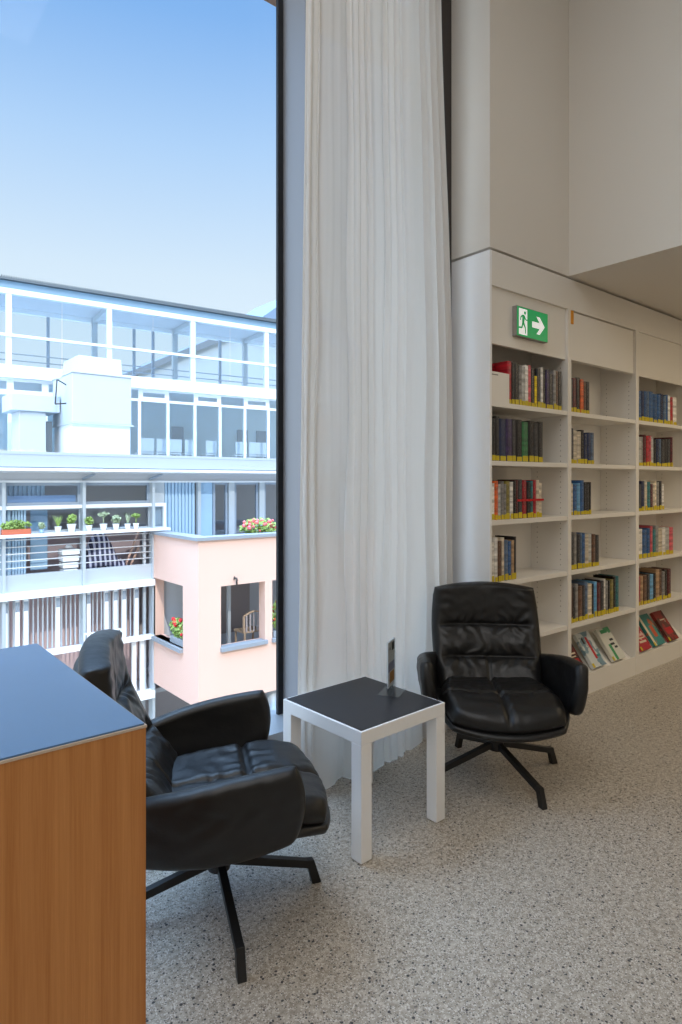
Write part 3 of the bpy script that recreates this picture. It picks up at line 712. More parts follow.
YF = 16.0
bld = empty('apartment_building', (5,YF,-12)); tag(bld, 'white apartment building with glazed balconies and flower pots, across the courtyard', 'building')
X0, X1 = -6.0, 14.0
TWX, TWY = 6.69, 13.3
def part(name, m, *boxes, parent=None, **k):
    bm = bmesh.new()
    for b in boxes: box(bm, *b)
    return obj(name, bm, m, parent if parent is not None else bld, **k)
part('fascia', M['o_pale'], (X0,X1,15.40,15.52,1.69,2.03))
part('gutter', M['o_white'], (X0,X1,15.34,15.46,1.60,1.665))
part('shadow_gap', M['o_greyblue'], (X0,X1,15.44,15.53,1.665,1.70)); part('seam', M['o_greyblue'], (X0,X1,15.395,15.41,1.955,1.968))
part('roof_deck', M['o_pale'], (X0,X1,15.52,22.5,1.90,1.98))
part('soffit', M['o_lintel'], (X0,X1,15.46,16.2,1.56,1.60))
part('lintel', M['o_lintel'], (X0,X1,16.0,16.2,1.385,1.56))
part('head_rail', M['o_white'], (X0,X1,15.93,16.1,1.335,1.385))
bm = bmesh.new()
for px in (88, 155): bar(bm, (XonY(px-4,15.9),15.98,1.42),(XonY(px+6,15.6),15.55,1.55),.05,.05)
obj('eave_bracket', bm, M['o_greyblue'], bld)
bays = [TWX-1.75*k for k in range(0, 8)]
def window(x0, x1, z0, z1, fm, gm, y=YF, fw=.05, parent=None, name='window'):
    bm = bmesh.new(); box(bm, x0,x1,y,y+.07,z0,z0+fw); box(bm, x0,x1,y,y+.07,z1-fw,z1); box(bm, x0,x0+fw,y,y+.07,z0+fw,z1-fw); box(bm, x1-fw,x1,y,y+.07,z0+fw,z1-fw)
    w_ = obj(name, bm, fm, parent or bld)
    root = parent or bld
    bm = bmesh.new(); box(bm, x0+fw,x1-fw,y+.03,y+.045,z0+fw,z1-fw)
    bmesh.ops.translate(bm, verts=bm.verts, vec=-Vector(root.location)); obj('pane', bm, gm, w_, shift=False)
    return w_
for k in range(5):
    b1 = bays[k]-.03; b0 = bays[k+1]+.03
    window(b0, b1, .80, 1.335, M['o_greyblue'], M['glass_grey'], fw=.07)
    window(b0, b1, .17, .72, M['o_pale'], M['glass_grey'], y=16.02, fw=.03)
part('mid_rail', M['o_white'], (X0,TWX+.36,15.86,16.06,.72,.80))
part('flower_shelf', M['o_white'], (X0,TWX+.36,15.58,16.06,.10,.165))
part('spandrel', M['o_pale'], (X0,TWX,15.88,15.96,-1.16,-.77))
part('slab_edge', M['o_white'], (X0,TWX,15.72,15.98,-1.32,-1.16))
part('floor_slab', M['o_lintel'], (X0,X1,15.98,20,-1.32,-1.2))
part('slab_edge', M['o_white'], (X0,TWX,15.76,16.0,-2.70,-2.60))
part('slab_edge', M['o_white'], (X0,TWX,15.72,16.0,-4.22,-4.04))
part('floor_slab', M['o_lintel'], (X0,X1,16.0,20,-4.2,-4.08))
part('slab_edge', M['o_white'], (X0,TWX,15.72,16.0,-7.2,-7.0))
for k in range(6):
    x = bays[k]
    part('column', M['o_pale'], (x-.035,x+.035,15.80,16.05,-12,1.335))
part('column', M['o_pale'], (TWX-.22,TWX-.15,15.95,16.03,-4.1,.1))
part('column', M['o_white'], (TWX+.30,TWX+.36,15.86,15.98,.165,.72)); window(TWX+.04, TWX+.30, .17, .72, M['o_pale'], M['glass_grey'], y=15.9, fw=.02)
# back of the balconies and rooms
part('rear_wall', M['o_maroon'], (X0,TWX+.1,17.0,17.2,-4.1,.12))
part('rear_wall', M['o_dark'], (X0,X1,17.3,17.5,.12,1.56))
part('rear_wall', M['o_dark'], (TWX+.1,X1,17.3,17.5,-12,.12))
part('rear_wall', M['o_lintel'], (X0,TWX+.1,16.6,16.8,-12,-4.2))
# railing bars in front of the balcony
bm = bmesh.new()
for z in (-.62,-.46,-.30,-.14,.02): tube(bm, (X0,15.93,z),(TWX,15.93,z), .014, seg=8)
obj('railing', bm, M['o_white'], bld)
# sliding slatted shutters, left
def slatted(x0, x1, y, z0, z1, n, m=M['o_corr'], name='slatted_shutter'):
    bm = bmesh.new(); w_ = (x1-x0)/n
    for i in range(n):
        box(bm, x0+i*w_, x0+i*w_+w_*.62, y-.03, y+.02, z0, z1)
    box(bm, x0, x1, y+.02, y+.035, z0, z1)
    return obj(name, bm, m, bld)
Yl = 15.80
slatted(XonY(-60,Yl), XonY(14,Yl), Yl+.24, -.80, .72, 16)
slatted(XonY(14.5,Yl), XonY(29,Yl), Yl+.24, -.80, .72, 5)
part('blue_panel', M['o_blue'], (XonY(30,16.3),XonY(47,16.3),16.26,16.30,-.74,.72))
slatted(XonY(-60,16.3), XonY(45,16.3), 16.3, .83, 1.33, 22)
part('blue_blind', mat('blue_blind', srgb(148,176,216),.5), (XonY(-60,16.1),XonY(76,16.1),16.12,16.14,.86,1.03))
# right part above the terrace of the bay
slatted(XonY(165,YF), XonY(196,YF), YF+.05, -.2, 1.335, 9)
part('blue_panel', M['o_blue'], (XonY(200.5,YF),XonY(213,YF),16.04,16.10,-.2,1.335))
part('white_post', M['o_pale'], (XonY(153,YF),XonY(164,YF),15.98,16.06,-.2,1.335),(XonY(197,YF),XonY(200,YF),15.94,16.08,-.2,1.335))
for a, b in ((213.3,227.5),(234.5,258),(264,285)):
    window(XonY(a,YF), XonY(b,YF), -.2, 1.335, M['o_greyblue'], M['glass_grey'], fw=.06, name='glazed_door')
for a, b in ((228,233.5),(258.5,263.5)):
    part('white_post', M['o_pale'], (XonY(a,YF),XonY(b,YF),15.94,16.08,-.2,1.335))
# lower floor: many upright slats and a few folded white screens
bm = bmesh.new(); x = 1.0
while x < TWX-.3:
    box(bm, x, x+.028, 16.02, 16.05, -2.60, -1.32); x += .105
obj('upright_slats', bm, M['o_pale'], bld)
for px in (5, 17, 25.5, 57.5, 88, 106, 115, 123.5, 136):
    xx = XonY(px,15.95); part('folded_screen', M['o_white'], (xx-.045,xx+.045,15.90,16.0,-2.60,-1.36))
    part('screen_top_band', M['o_greyblue'], (xx-.045,xx+.045,15.895,15.90,-1.62,-1.40))  # darker band near the top of each screen
bm = bmesh.new()
for i in range(9):
    xx = XonY(84,15.6)+i*.11; box(bm, xx,xx+.02,15.60,15.62,-2.6,-2.28)
box(bm, XonY(84,15.6),XonY(84,15.6)+.9,15.595,15.625,-2.30,-2.27); box(bm, XonY(84,15.6),XonY(84,15.6)+.9,15.595,15.625,-2.45,-2.43)
obj('low_railing', bm, M['o_white'], bld)
for px in (100, 112, 121, 134, 142):
    xx = XonY(px,15.95); part('folded_screen', M['o_blue'] if px in (121,) else M['o_white'], (xx-.05,xx+.05,15.92,16.0,-4.04,-2.74))
bm = bmesh.new(); x = 3.5
while x < 13:
    box(bm, x, x+.04, 16.1, 16.14, -7.0, -5.2); x += .16
box(bm, 3.5,13,16.08,16.16,-5.25,-5.15); obj('garden_railing', bm, M['o_pale'], bld)

# --- the rendered bay with its terrace
tw = empty('bay_tower', (8.4,14.6,-12)); tag(tw, 'pink rendered corner bay with square window openings in the opposite building', 'bay')
def tpart(name, m, *boxes): return part(name, m, *boxes, parent=tw)
zt0, zt1 = -3.85, .0
XR = 12.2
O1 = (7.27,8.49); O2 = (8.70,9.9); oz0, oz1 = -2.55, -1.10
tpart('front_wall', M['o_cream'], (TWX+.28,O1[0],TWY,TWY+.28,zt0,zt1),(O1[0],O1[1],TWY,TWY+.28,oz1,zt1),(O1[0],O1[1],TWY,TWY+.28,zt0,oz0),(O1[1],O2[0],TWY,TWY+.28,zt0,zt1),
      (O2[0],O2[1],TWY,TWY+.28,oz1,zt1),(O2[0],O2[1],TWY,TWY+.28,zt0,oz0),(O2[1],XR,TWY,TWY+.28,zt0,zt1))
LY0, LY1 = 14.1, 15.8
tpart('side_wall', M['o_pink'], (TWX,TWX+.28,TWY+.0,LY0,zt0,zt1),(TWX,TWX+.28,LY0,LY1,-1.13,zt1),(TWX,TWX+.28,LY0,LY1,zt0,-2.63),(TWX,TWX+.28,LY1,16.0,zt0,zt1))
tpart('coping', M['o_stone'], (TWX-.06,XR,TWY-.06,TWY+.34,0,.075),(TWX-.06,TWX+.34,TWY+.34,16.0,0,.075))
tpart('terrace_floor', M['o_stone'], (TWX+.28,XR,TWY+.28,16.0,-.25,-.2))
tpart('loggia_floor', M['o_stone'], (TWX+.28,XR,TWY+.28,17.3,-3.85,-3.75))
tpart('sill', M['o_stone'], (O1[0]-.02,O1[1]+.04,TWY-.08,TWY+.2,-2.63,-2.54)); tpart('sill', M['o_stone'], (O2[0]-.02,O2[1]+.04,TWY-.08,TWY+.2,-2.63,-2.54))
tpart('sill', M['o_stone'], (TWX-.09,TWX+.2,LY0-.02,LY1+.02,-2.72,-2.63))
tpart('inner_post', M['o_pale'], (8.02,8.10,14.3,14.38,-3.75,-.25)); tpart('inner_wall', M['o_lintel'], (TWX+.3,XR,15.9,16.0,-3.75,-.25))
tpart('inner_window', mat('inner_glass', srgb(150,140,138), .4), (TWX+.9,9.6,15.86,15.9,-2.9,-1.0))
for x, y in ((TWX+.3,TWY+.3),(8.9,TWY+.3),(8.9,15.8),(XR-.3,TWY+.3)):
    bm = bmesh.new(); tube(bm, (x,y,-12),(x,y,-3.85), .14, seg=16); obj('pillar', bm, M['o_pale'], tw)
bm = bmesh.new(); hx, hz = XonY(234,TWY), ZonY(234,579,TWY)
tube(bm, (hx,TWY,hz),(hx,TWY-.12,hz+.03), .02, seg=8); tube(bm, (hx,TWY-.12,hz+.04),(hx+.02,TWY-.10,hz-.12), .022, seg=8); tube(bm, (hx-.03,TWY-.05,hz+.06),(hx+.02,TWY-.14,hz-.02), .018, seg=8)
obj('wall_hook', bm, M['jamb'], tw)

# wooden chair inside the bay
def timber_chair(x, y, z):
    r = empty('wooden_chair', (x,y,z)); tag(r, 'wooden chair with rounded back behind the pink bay window opening', 'chair')
    bm = bmesh.new(); pts = [(-.30,.45),(-.30,.86)]+[(-.30+.60*i/10, .86+.10*math.sin(PI*i/10)) for i in range(1,10)]+[(.30,.86),(.30,.45)]
    for a, b in zip(pts, pts[1:]): bar(bm, (a[0],0,a[1]),(b[0],0,b[1]), .04,.045, up=(0,1,0))
    obj('back_frame', bm, M['wood'], r, shift=False)
    bm = bmesh.new()
    for i in range(5): box(bm, -.24+i*.11,-.20+i*.11,-.01,.01,.45,.90)
    obj('back_slats', bm, M['o_dark'], r, shift=False)
    bm = B(-.30,.30,.0,.5,.42,.46); obj('seat', bm, M['wood'], r, shift=False)
    for a in (-.28,.24):
        for b in (0,.45): obj('leg', B(a,a+.04,b,b+.04,0,.42), M['wood'], r, shift=False)
timber_chair(8.60,14.0,-2.92)
tpart('inner_plinth', M['o_stone'], (7.9,9.0,13.7,14.7,-3.75,-2.92))

# --- flower boxes
def leafy(bm, cx, cy, cz, rx, ry, rz, n, s, mi=0):
    for _ in range(n):
        while True:
            q = Vector((random.uniform(-1,1),random.uniform(-1,1),random.uniform(-1,1)))
            if .35 < q.length < 1: break
        p = Vector((cx+q.x*rx, cy+q.y*ry, cz+q.z*rz)); a = Vector((random.gauss(0,1),random.gauss(0,1),random.gauss(0,.6))).normalized(); b = a.orthogonal().normalized()
        c = a.cross(b)*.25; sz = s*random.uniform(.6,1.3)
        v = [bm.verts.new(p+d*sz) for d in (-a*.6, b*.5+c, a*.7, -b*.5+c)]
        bm.faces.new(v).material_index = mi
def blobs(bm, cx, cy, cz, rx, ry, rz, n, s):
    for _ in range(n):
        while True:
            q = Vector((random.uniform(-1,1),random.uniform(-1,1),random.uniform(-.5,1)))
            if .55 < q.length < 1: break
        mt = Matrix.Translation((cx+q.x*rx, cy+q.y*ry, cz+q.z*rz)) @ Matrix.Scale(random.uniform(.7,1.2), 4)
        bmesh.ops.create_icosphere(bm, subdivisions=1, radius=s, matrix=mt)
def flower_box(cx, cy, z, lx, ly, h, label, pink=False, trough=M['o_stone'], nb=34):
    r = empty('flower_box', (cx,cy,z)); tag(r, label, 'flower box', 'geranium boxes on the pink bay')
    bm = bmesh.new(); box(bm, -lx/2,lx/2,-ly/2,ly/2,0,.16); obj('trough', bm, trough, r, shift=False, bevel=.01)
    bm = bmesh.new(); leafy(bm, 0,0,.16+h*.42, lx/2*1.08,ly/2*1.5,h*.5, 420, .075); obj('foliage', bm, M['leaf'], r, shift=False)
    bm = bmesh.new(); blobs(bm, 0,0,.16+h*.45, lx/2*1.1,ly/2*1.6,h*.52, nb, .052); obj('blossoms', bm, M['bloom_pink'] if pink else M['bloom'], r, shift=False)
flower_box(XonY(259,TWY+.5),TWY+.50,-.12,1.05,.24,.42,'box of pink geraniums on the terrace parapet of the pink bay',pink=True)
fb = flower_box(TWX+.16,14.55,-2.63,.22,.78,.50,'box of red geraniums in the side opening of the pink bay',nb=26)
flower_box(9.05,TWY+.1,-2.54,.6,.2,.9,'red geranium box at the window frame edge, right opening of pink bay',nb=30)

# --- plants on the flower shelf
def pot_plant(px, kind, m, w, h, label, potm):
    x = XonY(px,15.75); r = empty('potted_plant', (x,15.75,.165)); tag(r, label, 'potted plant', 'potted plants on the balcony shelf')
    bm = bmesh.new(); tube(bm, (0,0,0),(0,0,w*.9), w*.36, w*.5, seg=14); tube(bm, (0,0,w*.82),(0,0,w*.92), w*.54,w*.54, seg=14); obj('pot', bm, potm, r, shift=False)
    bm = bmesh.new(); z0 = w*.9
    if kind == 'spiky':
        for i in range(18):
            a = random.uniform(0,2*PI); t = random.uniform(.2,.9); p1 = Vector((math.cos(a)*h*.5*t, math.sin(a)*h*.4*t, z0+h*random.uniform(.7,1)))
            tube(bm, (0,0,z0-.01), p1, .012, .002, seg=5)
    elif kind == 'tree':
        tube(bm, (0,0,z0-.01),(0,0,z0+h*.6), .012,.01, seg=6)
        for a in (-1,.2,1): tube(bm, (0,0,z0+h*.5),(a*h*.35,0,z0+h*.8), .01,.006, seg=5)
        leafy(bm, 0,0,z0+h*.78, h*.45,h*.3,h*.2, 60, .05)
    else:
        tube(bm, (0,0,z0-.01),(0,0,z0+h*.5), .01,.006, seg=6)
        leafy(bm, 0,0,z0+h*.5, h*.42,h*.36,h*.45, 90, .06)
    obj('foliage', bm, m, r, shift=False)
W = M['o_white']
pot_plant(41.5,'bushy',M['leaf_grey'],.10,.16,'tiny plant in pale blue pot before the blue panel, balcony shelf',M['o_blue'])
pot_plant(58,'spiky',M['leaf'],.15,.30,'spiky green plant in white pot, right of the tiny blue pot',W)
pot_plant(71.5,'bushy',M['leaf'],.20,.26,'yellow-green leafy plant in large white pot, left of the white balcony column',W)
pot_plant(89,'bushy',M['leaf'],.15,.22,'small green plant in white pot, just right of the white balcony column',W)
pot_plant(103.5,'tree',M['leaf_grey'],.17,.30,'little branching plant in white pot on the balcony shelf',W)
pot_plant(116,'bushy',M['leaf_grey'],.16,.24,'round grey-green plant in white pot on the balcony shelf',W)
pot_plant(127.5,'spiky',M['leaf_grey'],.15,.28,'spiky grey-green plant in white pot, second from the right end',W)
pot_plant(136,'tree',M['leaf'],.15,.26,'spreading green plant in white pot, right end of the balcony shelf',W)
r = empty('herb_trough', (XonY(16,15.75),15.75,.165)); tag(r, 'terracotta trough of green herbs at the left end of the balcony shelf', 'flower box')
bm = B(-.30,.30,-.08,.08,0,.12); obj('trough', bm, M['terracotta'], r, shift=False, bevel=.01)
bm = bmesh.new(); leafy(bm, 0,0,.20,.32,.09,.12, 260,.06); obj('foliage', bm, M['leaf'], r, shift=False)

# --- things on the balcony behind the railing
M['stripe'] = mat('striped_canvas', srgb(70,76,110), .8)
nt = M['stripe'].node_tree; wv = nt.nodes.new('ShaderNodeTexWave'); wv.inputs['Scale'].default_value = 2.6; wv.inputs['Distortion'].default_value = 1.2
cr = nt.nodes.new('ShaderNodeValToRGB'); cr.color_ramp.interpolation = 'CONSTANT'; cr.color_ramp.elements[0].color = srgb(58,62,92); cr.color_ramp.elements[1].position = .62; cr.color_ramp.elements[1].color = srgb(196,200,222)
nt.links.new([n for n in nt.nodes if n.type == 'TEX_COORD'][0].outputs['Object'], wv.inputs['Vector']); nt.links.new(wv.outputs['Fac'], cr.inputs['Fac']); nt.links.new(cr.outputs[0], nt.nodes['Principled BSDF'].inputs['Base Color'])
xb = XonY(104,16.4)
r = empty('covered_lounger', (xb,16.4,-1.2)); tag(r, 'garden lounger under a blue and white striped cover on the balcony', 'lounger')
bm = bmesh.new(); nx, ny = 30, 10; g = []
for i in range(nx+1):
    row = []
    for j in range(ny+1):
        s = i/nx; t = j/ny
        zz = (.55+.72*math.sin(PI*min(1,s*1.25))**1.0)*(1 if 0 < s < 1 else .9)*(1-.65*abs(2*t-1)**3)+.07*noise.noise(Vector((s*7,t*3,1)))
        row.append(bm.verts.new(((s-.5)*1.15, (t-.5)*.6, max(.02, zz*ss(min(s,1-s)*9+.25)))))
    g.append(row)
for i in range(nx):
    for j in range(ny): bm.faces.new((g[i][j],g[i+1][j],g[i+1][j+1],g[i][j+1]))
o = obj('canvas_cover', bm, M['stripe'], r, shift=False, smooth=True); md = o.modifiers.new('s','SOLIDIFY'); md.thickness = .02
bm = bmesh.new()
for x_ in (-.5,.48):
    for y_ in (-.25,.25): tube(bm, (x_,y_,0),(x_,y_,.3), .02, seg=8)
obj('leg', bm, M['o_white'], r, shift=False)
bm = bmesh.new(); xx = XonY(118,16.3); bar(bm, (xx,16.2,-1.2),(xx+.62,16.45,.08),.05,.03); bar(bm, (xx+.12,16.2,-1.2),(xx+.62,16.45,-.35),.05,.03)
o = obj('timber_lath', bm, M['o_cream'], None, loc=(xx,16.2,-1.2)); tag(o, 'pale pink timber laths leaning beside the striped lounger cover', 'laths')
r = empty('white_basket', (XonY(69,16.1),16.12,-1.2)); tag(r, 'white tapered slatted basket standing behind the balcony railing', 'basket')
for k in range(6):
    z0 = k*.16; w_ = .14+.012*k; obj('slat', B(-w_,w_,-w_,w_,z0,z0+.125), M['o_white'], r, shift=False, bevel=.01)
bm = bmesh.new(); tube(bm, (0,0,.96),(0,0,1.02), .10,.05, seg=12); obj('knob', bm, M['o_white'], r, shift=False)

# --- zinc ventilation housing on the roof terrace
YR = 19.2; DK = 1.98
def rz(px, py, Y=YR): return ZonY(px, py, Y)
hv = empty('ventilation_housing', (XonY(100,YR),YR+.8,DK)); tag(hv, 'big boxy zinc ventilation housing on a white plinth on the roof terrace', 'ventilation unit')
a, b = XonY(73,YR), XonY(131.5,YR)
zb = rz(100,423.5); zt_ = rz(100,375)
part('plinth', M['o_white'], (a+.0,b-.02,YR+.06,YR+1.9,DK,zb), parent=hv)
bm = bmesh.new(); box(bm, a-.02,b,YR,YR+2.0,zb,zt_); obj('casing', bm, M['o_zinc'], hv, bevel=.02)
part('flange', M['o_zinc'], (a-.05,b+.06,YR-.05,YR+2.05,zb-.04,zb), parent=hv)
part('flange', M['o_zinc'], (a-.04,b+.02,YR-.03,YR+2.03,zt_-.0,zt_+.03), parent=hv)
a2, b2 = XonY(80,YR), XonY(123,YR); zt2 = rz(100,356.5)
bm = bmesh.new(); prism(bm, [(YR+.05,zt_+.03),(YR+1.9,zt_+.03),(YR+1.6,zt2),(YR+.15,zt2)], 'x', a2, b2); obj('cowl', bm, M['o_zinc'], hv, bevel=.01)
lp = empty('roof_lamp', (a-.02,YR+.6,zt_-.3)); tag(lp, 'small round lamp on a bent bracket beside the zinc housing', 'lamp')
bm = bmesh.new(); bmesh.ops.create_uvsphere(bm, u_segments=14, v_segments=8, radius=.12, matrix=Matrix.Translation((-.28,-.1,.18)) @ Matrix.Scale(.5, 4, (0,0,1))); obj('lamp_head', bm, M['o_white'], lp, shift=False, smooth=True)
bm = bmesh.new(); tube(bm, (-.28,-.1,.15),(-.32,-.05,-.6), .02, seg=8); tube(bm, (-.32,-.05,-.6),(0,0,-.55), .02, seg=8); tube(bm, (-.28,-.1,.12),(0,0,.0), .02, seg=8); obj('bracket', bm, M['jamb'], lp, shift=False)
# lower duct box further left
Yd = 20.3
dc = empty('duct_box', (XonY(32,Yd),Yd,DK)); tag(dc, 'low grey duct box with hood left of the zinc housing on the roof', 'duct')
part('hood', M['o_zinc'], (XonY(11,Yd),XonY(60,Yd),Yd,Yd+1.2,ZonY(30,411,Yd),ZonY(30,394,Yd)), parent=dc, bevel=.02)
part('body', M['o_zinc'], (XonY(20,Yd),XonY(47,Yd),Yd+.1,Yd+1.1,DK,ZonY(30,411,Yd)), parent=dc, bevel=.02)
part('stub', M['o_roof'], (XonY(48,Yd),XonY(54,Yd),Yd+.2,Yd+.9,DK,ZonY(50,421,Yd)), parent=dc)
gr = mat('dry_grass', srgb(214,200,168), .9); bm = bmesh.new()
for _ in range(1500):
    px = random.uniform(-4, 46); Yg_ = random.uniform(18.2,20.1); x_ = XonY(px,Yg_)
    v = [bm.verts.new((x_+random.uniform(-.02,.02),Yg_,DK)),bm.verts.new((x_+.02+random.uniform(-.02,.02),Yg_,DK)),bm.verts.new((x_+random.uniform(-.08,.08),Yg_+random.uniform(-.05,.05),DK+random.uniform(.08,.28)))]
    bm.faces.new(v)
o = obj('dry_grass', bm, gr, None, loc=(3,19,DK)); tag(o, 'dry straw-coloured grass on the green roof left of the zinc housing', 'grass', kind='stuff')

# --- glazed penthouse behind (turned a few degrees)
ROT = math.radians(-5.0); dd = Vector((math.cos(ROT), math.sin(ROT))); 
r0 = Vector(ray(140))*22.6
pent = empty('penthouse', (r0.x,r0.y,0), ROT); tag(pent, 'white steel penthouse with glazed roof terrace above a strip of tall windows', 'building')
def S(px, dep=0):
    a, b = ray(px)         # solve r0 + s*dd + dep*nn = t*(a,b)
    nn = Vector((-dd.y, dd.x)); q = r0+nn*dep
    det = dd.x*(-b)-dd.y*(-a)
    return (-q.x*(-b)+q.y*(-a))/det
def T(px, dep=0):
    a, b = ray(px); nn = Vector((-dd.y, dd.x)); q = r0+nn*dep+dd*S(px, dep); return q.x*CA+q.y*SA
def pz(px, py, dep=0): return EYE-(py-HY)/F*T(px, dep)
def pp(name, m, *boxes, parent=None, **k): 
    bm = bmesh.new()
    for b in boxes: box(bm, *b)
    return obj(name, bm, m, parent or pent, shift=False, **k)
sL, sR = S(-60), S(340)
zroof = 7.84; zb1, zb0 = 7.50, 7.34; zr = 6.02; zs1, zs0 = 5.06, 4.66; DEP = 2.4
pp('roof_slab', M['o_lintel'], (sL,sR,.05,DEP+.1,zb1,zroof-.10))
bm = bmesh.new(); n = 420
prof = [(sL+(sR-sL)*i/n, zroof-.02+.035*math.sin(i*PI)*0+(.09 if i % 2 else 0)) for i in range(n+1)]
prism(bm, prof+[(sR,zroof-.07),(sL,zroof-.07)], 'y', -.16, DEP+.4); obj('corrugated_roof', bm, M['o_roof'], pent, shift=False)
pp('fascia_glass', mat('blue_fascia', srgb(132,164,190), .4), (sL,sR,-.02,.04,zb1,zroof-.08))
pp('top_beam', M['o_white'], (sL,sR,-.12,.10,zb0,zb1)); pp('top_beam', M['o_white'], (sL,sR,DEP-.1,DEP+.1,zb0,zb1))
pp('floor_band', M['o_white'], (sL,sR,-.25,3.8,zs0,zs1))
for px in (-45, 8.5, 109, 192.5, 266): s_ = S(px); pp('post', M['o_white'], (s_-.08,s_+.08,-.08,.08,zs1,zb0))
for px in (-10, 94.5, 175, 245, 300):
    s_ = S(px, 2.2); pp('inner_post', M['o_pale'], (s_-.10,s_+.10,2.15,2.30,zs1,zb1))
    bm = bmesh.new(); bar(bm, (s_,2.2,zb1-.1),(s_,.0,zb1-.1),.12,.18); obj('cross_beam', bm, M['o_pale'], pent, shift=False)
for px in (48, 134, 153, 220): s_ = S(px, DEP); pp('rear_post', M['o_greyblue'], (s_-.05,s_+.05,DEP-.04,DEP+.05,zs1,zb1))
pp('handrail', M['o_white'], (sL,sR,-.16,-.08,zr-.04,zr+.04))
bm = bmesh.new()
for z in (5.35,5.62,5.85): tube(bm, (sL,DEP-.2,z),(sR,DEP-.2,z), .02, seg=6)
obj('rear_railing', bm, M['o_greyblue'], pent, shift=False)
gx = [S(p) for p in (-45,8.5,62,109,153,192.5,230,266,300)]
for a, b in zip(gx, gx[1:]): pp('terrace_pane', M['glass_blue'], (a+.02,b-.02,-.01,.01,zs1,zb0))
# lower storey: strip of windows
zlt = 4.27
mx = [S(p) for p in (110,139.2,167.6,194.6,219.7,244.5,268,292)]
for i, (a, b) in enumerate(zip(mx, mx[1:])):
    def fr(x0, x1, z0, z1, fw, nm):
        bm = bmesh.new(); box(bm, x0,x1,-.05,.05,z0,z0+fw); box(bm, x0,x1,-.05,.05,z1-fw,z1); box(bm, x0,x0+fw,-.05,.05,z0+fw,z1-fw); box(bm, x1-fw,x1,-.05,.05,z0+fw,z1-fw)
        f_ = obj(nm, bm, M['o_white'], pent, shift=False)
        obj('pane', B(x0+fw,x1-fw,-.01,.01,z0+fw,z1-fw), M['glass_blue'], f_, shift=False)
    fr(a, b, DK-.0, zlt, .05, 'window'); fr(a, b, zlt, zs0, .12 if i % 2 else .04, 'transom_window')
# left group of windows beside the duct box
mx2 = [S(p) for p in (-40,10,45,60,84)]
for i, (a, b) in enumerate(zip(mx2, mx2[1:])):
    fr(a, b, DK, 4.20, .07, 'window'); fr(a, b, 4.20, zs0, .10, 'transom_window')
pp('rear_wall', M['o_room'], (sL,sR,3.6,3.8,DK,zs0)); pp('inner_floor', M['o_pale'], (sL,sR,.06,3.6,DK-.06,DK))
for px in (178, 243, 262):
    s_ = S(px,3.5); pp('inner_door', M['o_greyblue'], (s_-.25,s_+.25,3.52,3.6,DK,3.7))
# white chairs seen through the windows
def cafe_chair(px, dep, w_):
    s_ = S(px, dep); p = Vector((r0.x,r0.y))+dd*s_+Vector((-dd.y,dd.x))*dep
    r = empty('white_chair', (p.x,p.y,DK), ROT); 
    obj('backrest', B(-w_/2,w_/2,-.03,.0,.50,1.0), M['o_white'], r, shift=False, bevel=.01)
    obj('seat', B(-w_/2,w_/2,.0,.45,.42,.48), M['o_white'], r, shift=False, bevel=.01)
    for a in (-w_/2+.02, w_/2-.06):
        for b in (.0,.40): obj('leg', B(a,a+.04,b,b+.04,0,.42), M['o_white'], r, shift=False)
    return r
LBL = ['leftmost white chair','second white chair from the left','third white chair from the left','fourth white chair from the left','third white chair from the right','second white chair from the right','rightmost white chair']
for i, (px, w_) in enumerate(((146,.6),(161,.34),(175,.52),(189,.34),(211,.45),(241,.5),(259,.9))):
    tag(cafe_chair(px, .9, w_), f'{LBL[i]} behind the penthouse window strip', 'chair', 'white chairs behind the penthouse windows')

# --- gabled house further off, seen through the glazed terrace
gh = empty('gabled_house', (26,44,-12)); tag(gh, 'distant grey house with sloping roof seen through the glazed roof terrace', 'building')
def gx_(px, dep): return XonY(px, dep)
YH = 40.0
xa, xb_, xc = XonY(140,YH), XonY(238,YH), XonY(330,YH)
za, zb_ = ZonY(150,364,YH), ZonY(238,328,YH)
bm = bmesh.new(); prism(bm, [(xa,-12),(xa,za-.6),(xb_,zb_-.5),(xc,zb_-.5),(xc,-12)], 'y', YH+.3, YH+9); obj('wall', bm, mat('pale_grey_wall', srgb(186,192,196),.8), gh)
bm = bmesh.new(); prism(bm, [(xa-.8,za-.7),(xb_,zb_),(xc,zb_),(xc,zb_-.5),(xb_,zb_-.5),(xa-.8,za-1.1)], 'y', YH, YH+9.5); obj('roof', bm, mat('slate_roof', srgb(112,118,126),.7), gh)
for k in range(4):
    x_ = xb_+.8+k*2.2; bm = B(x_,x_+1.1,YH+.2,YH+.32,4.6,6.4); obj('window', bm, M['o_dark'], gh)
YT = 60.0
bm = bmesh.new(); x_a, x_b = XonY(258,YT), XonY(300,YT); z_a, z_b = ZonY(262,318,YT), ZonY(277,308,YT)
th = empty('tiled_house', (x_a+3,YT,-12)); tag(th, 'distant house with blue-grey roof showing above the penthouse beside the post', 'building')
prism(bm, [(x_a,z_a-.3),(x_b,z_b+2.6),(x_b+9,z_b-2.5),(x_b+9,z_a-2.9),(x_b,z_a-.3)], 'y', YT, YT+10); obj('roof', bm, mat('blue_tiles', srgb(120,140,165),.7), th)
obj('wall', B(x_a+1,x_b+8,YT+.5,YT+9.5,-12,z_a-.3), M['o_lintel'], th)

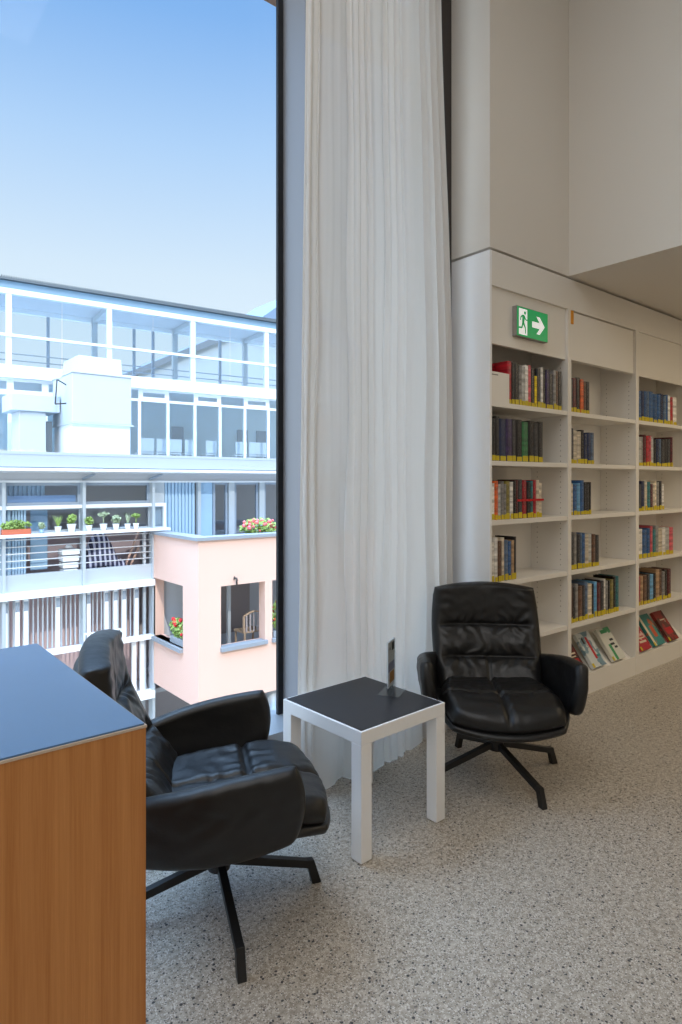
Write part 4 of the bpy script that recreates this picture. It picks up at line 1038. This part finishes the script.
# ------------------------------------------------------------------ LIGHT
wd = bpy.data.worlds.new('World'); SC.world = wd; wd.use_nodes = True; nt = wd.node_tree
bg = nt.nodes['Background']; tc = nt.nodes.new('ShaderNodeTexCoord'); sp = nt.nodes.new('ShaderNodeSeparateXYZ'); cr = nt.nodes.new('ShaderNodeValToRGB')
nt.links.new(tc.outputs['Generated'], sp.inputs[0]); nt.links.new(sp.outputs['Z'], cr.inputs['Fac']); nt.links.new(cr.outputs[0], bg.inputs['Color'])
el = cr.color_ramp.elements; el[0].position = 0; el[0].color = srgb(226,237,244); el[1].position = 1; el[1].color = (4.6,6.6,9.2,1)
for pos, c in ((.15,(220,235,246)),(.30,(205,224,241)),(.457,(169,202,239)),(.586,(127,174,230)),(.68,(106,160,224))):
    e = el.new(pos); e.color = srgb(*c)
e = el.new(.80); e.color = (3.4,5.1,7.6,1)  # zenith boosted above the visible sky, added to light the room
# boost of the unseen sky to the left, added to brighten the room
ng = nt.nodes.new('ShaderNodeMath'); ng.operation = 'MULTIPLY_ADD'; ng.inputs[1].default_value = -2.8; ng.inputs[2].default_value = 0.4; nt.links.new(sp.outputs['X'], ng.inputs[0])
cl = nt.nodes.new('ShaderNodeMath'); cl.operation = 'MAXIMUM'; cl.inputs[1].default_value = 1.0; nt.links.new(ng.outputs[0], cl.inputs[0])
nt.links.new(cl.outputs[0], bg.inputs['Strength'])

def sun(name, direction, energy, col, ang=.53):
    l = bpy.data.lights.new(name, 'SUN'); l.energy = energy; l.color = col; l.angle = math.radians(ang)
    o = bpy.data.objects.new(name, l); COL.objects.link(o); o.rotation_euler = Vector(direction).to_track_quat('-Z', 'Y').to_euler(); return o
sun('sun', (.20,.74,-.62), 2.0, (1,.97,.92))
def area(name, loc, sx, sy, energy, col, rot=(0,0,0)):
    l = bpy.data.lights.new(name, 'AREA'); l.shape = 'RECTANGLE'; l.size = sx; l.size_y = sy; l.energy = energy; l.color = col
    o = bpy.data.objects.new(name, l); COL.objects.link(o); o.location = loc; o.rotation_euler = rot; return o
area('ceiling_fill', (.0,.6,4.75), 2.5,2.0, 42, (1,.985,.965))  # fill light added under the ceiling to brighten the room, without a fixture
area('ceiling_fill', (-1.5,-2.2,4.75), 2.0,3.0, 60, (1,.965,.92))  # second added fill, behind the camera, for surfaces facing the rear
area('low_ceiling_lamp', (5.2,.4,2.60), 1.6,1.0, 23, (1,.82,.56))
area('low_ceiling_lamp', (4.6,-2.4,2.60), 1.5,1.5, 18, (1,.84,.62))

# ------------------------------------------------------------------ CAMERA
cam = bpy.data.cameras.new('camera'); co = bpy.data.objects.new('camera', cam); COL.objects.link(co); SC.camera = co
co.location = (0,0,EYE); co.rotation_euler = (PI/2, 0, math.atan2(SA, CA)-PI/2)
cam.sensor_fit = 'VERTICAL'; cam.sensor_height = 36; cam.sensor_width = 24
cam.lens = F/1024*36; cam.shift_x = 0; cam.shift_y = -(512-HY)/1024
cam.clip_start = .05; cam.clip_end = 500

vs = SC.view_settings; vs.view_transform = 'Standard'; vs.look = 'None'; vs.gamma = 1; vs.exposure = 0.2; vs.use_curve_mapping = False
SC.cycles.use_denoising = True
SC.cycles.max_bounces = 12; SC.cycles.transparent_max_bounces = 24; SC.cycles.diffuse_bounces = 6
SC.cycles.caustics_reflective = False; SC.cycles.caustics_refractive = False
SC.cycles.sample_clamp_indirect = 6
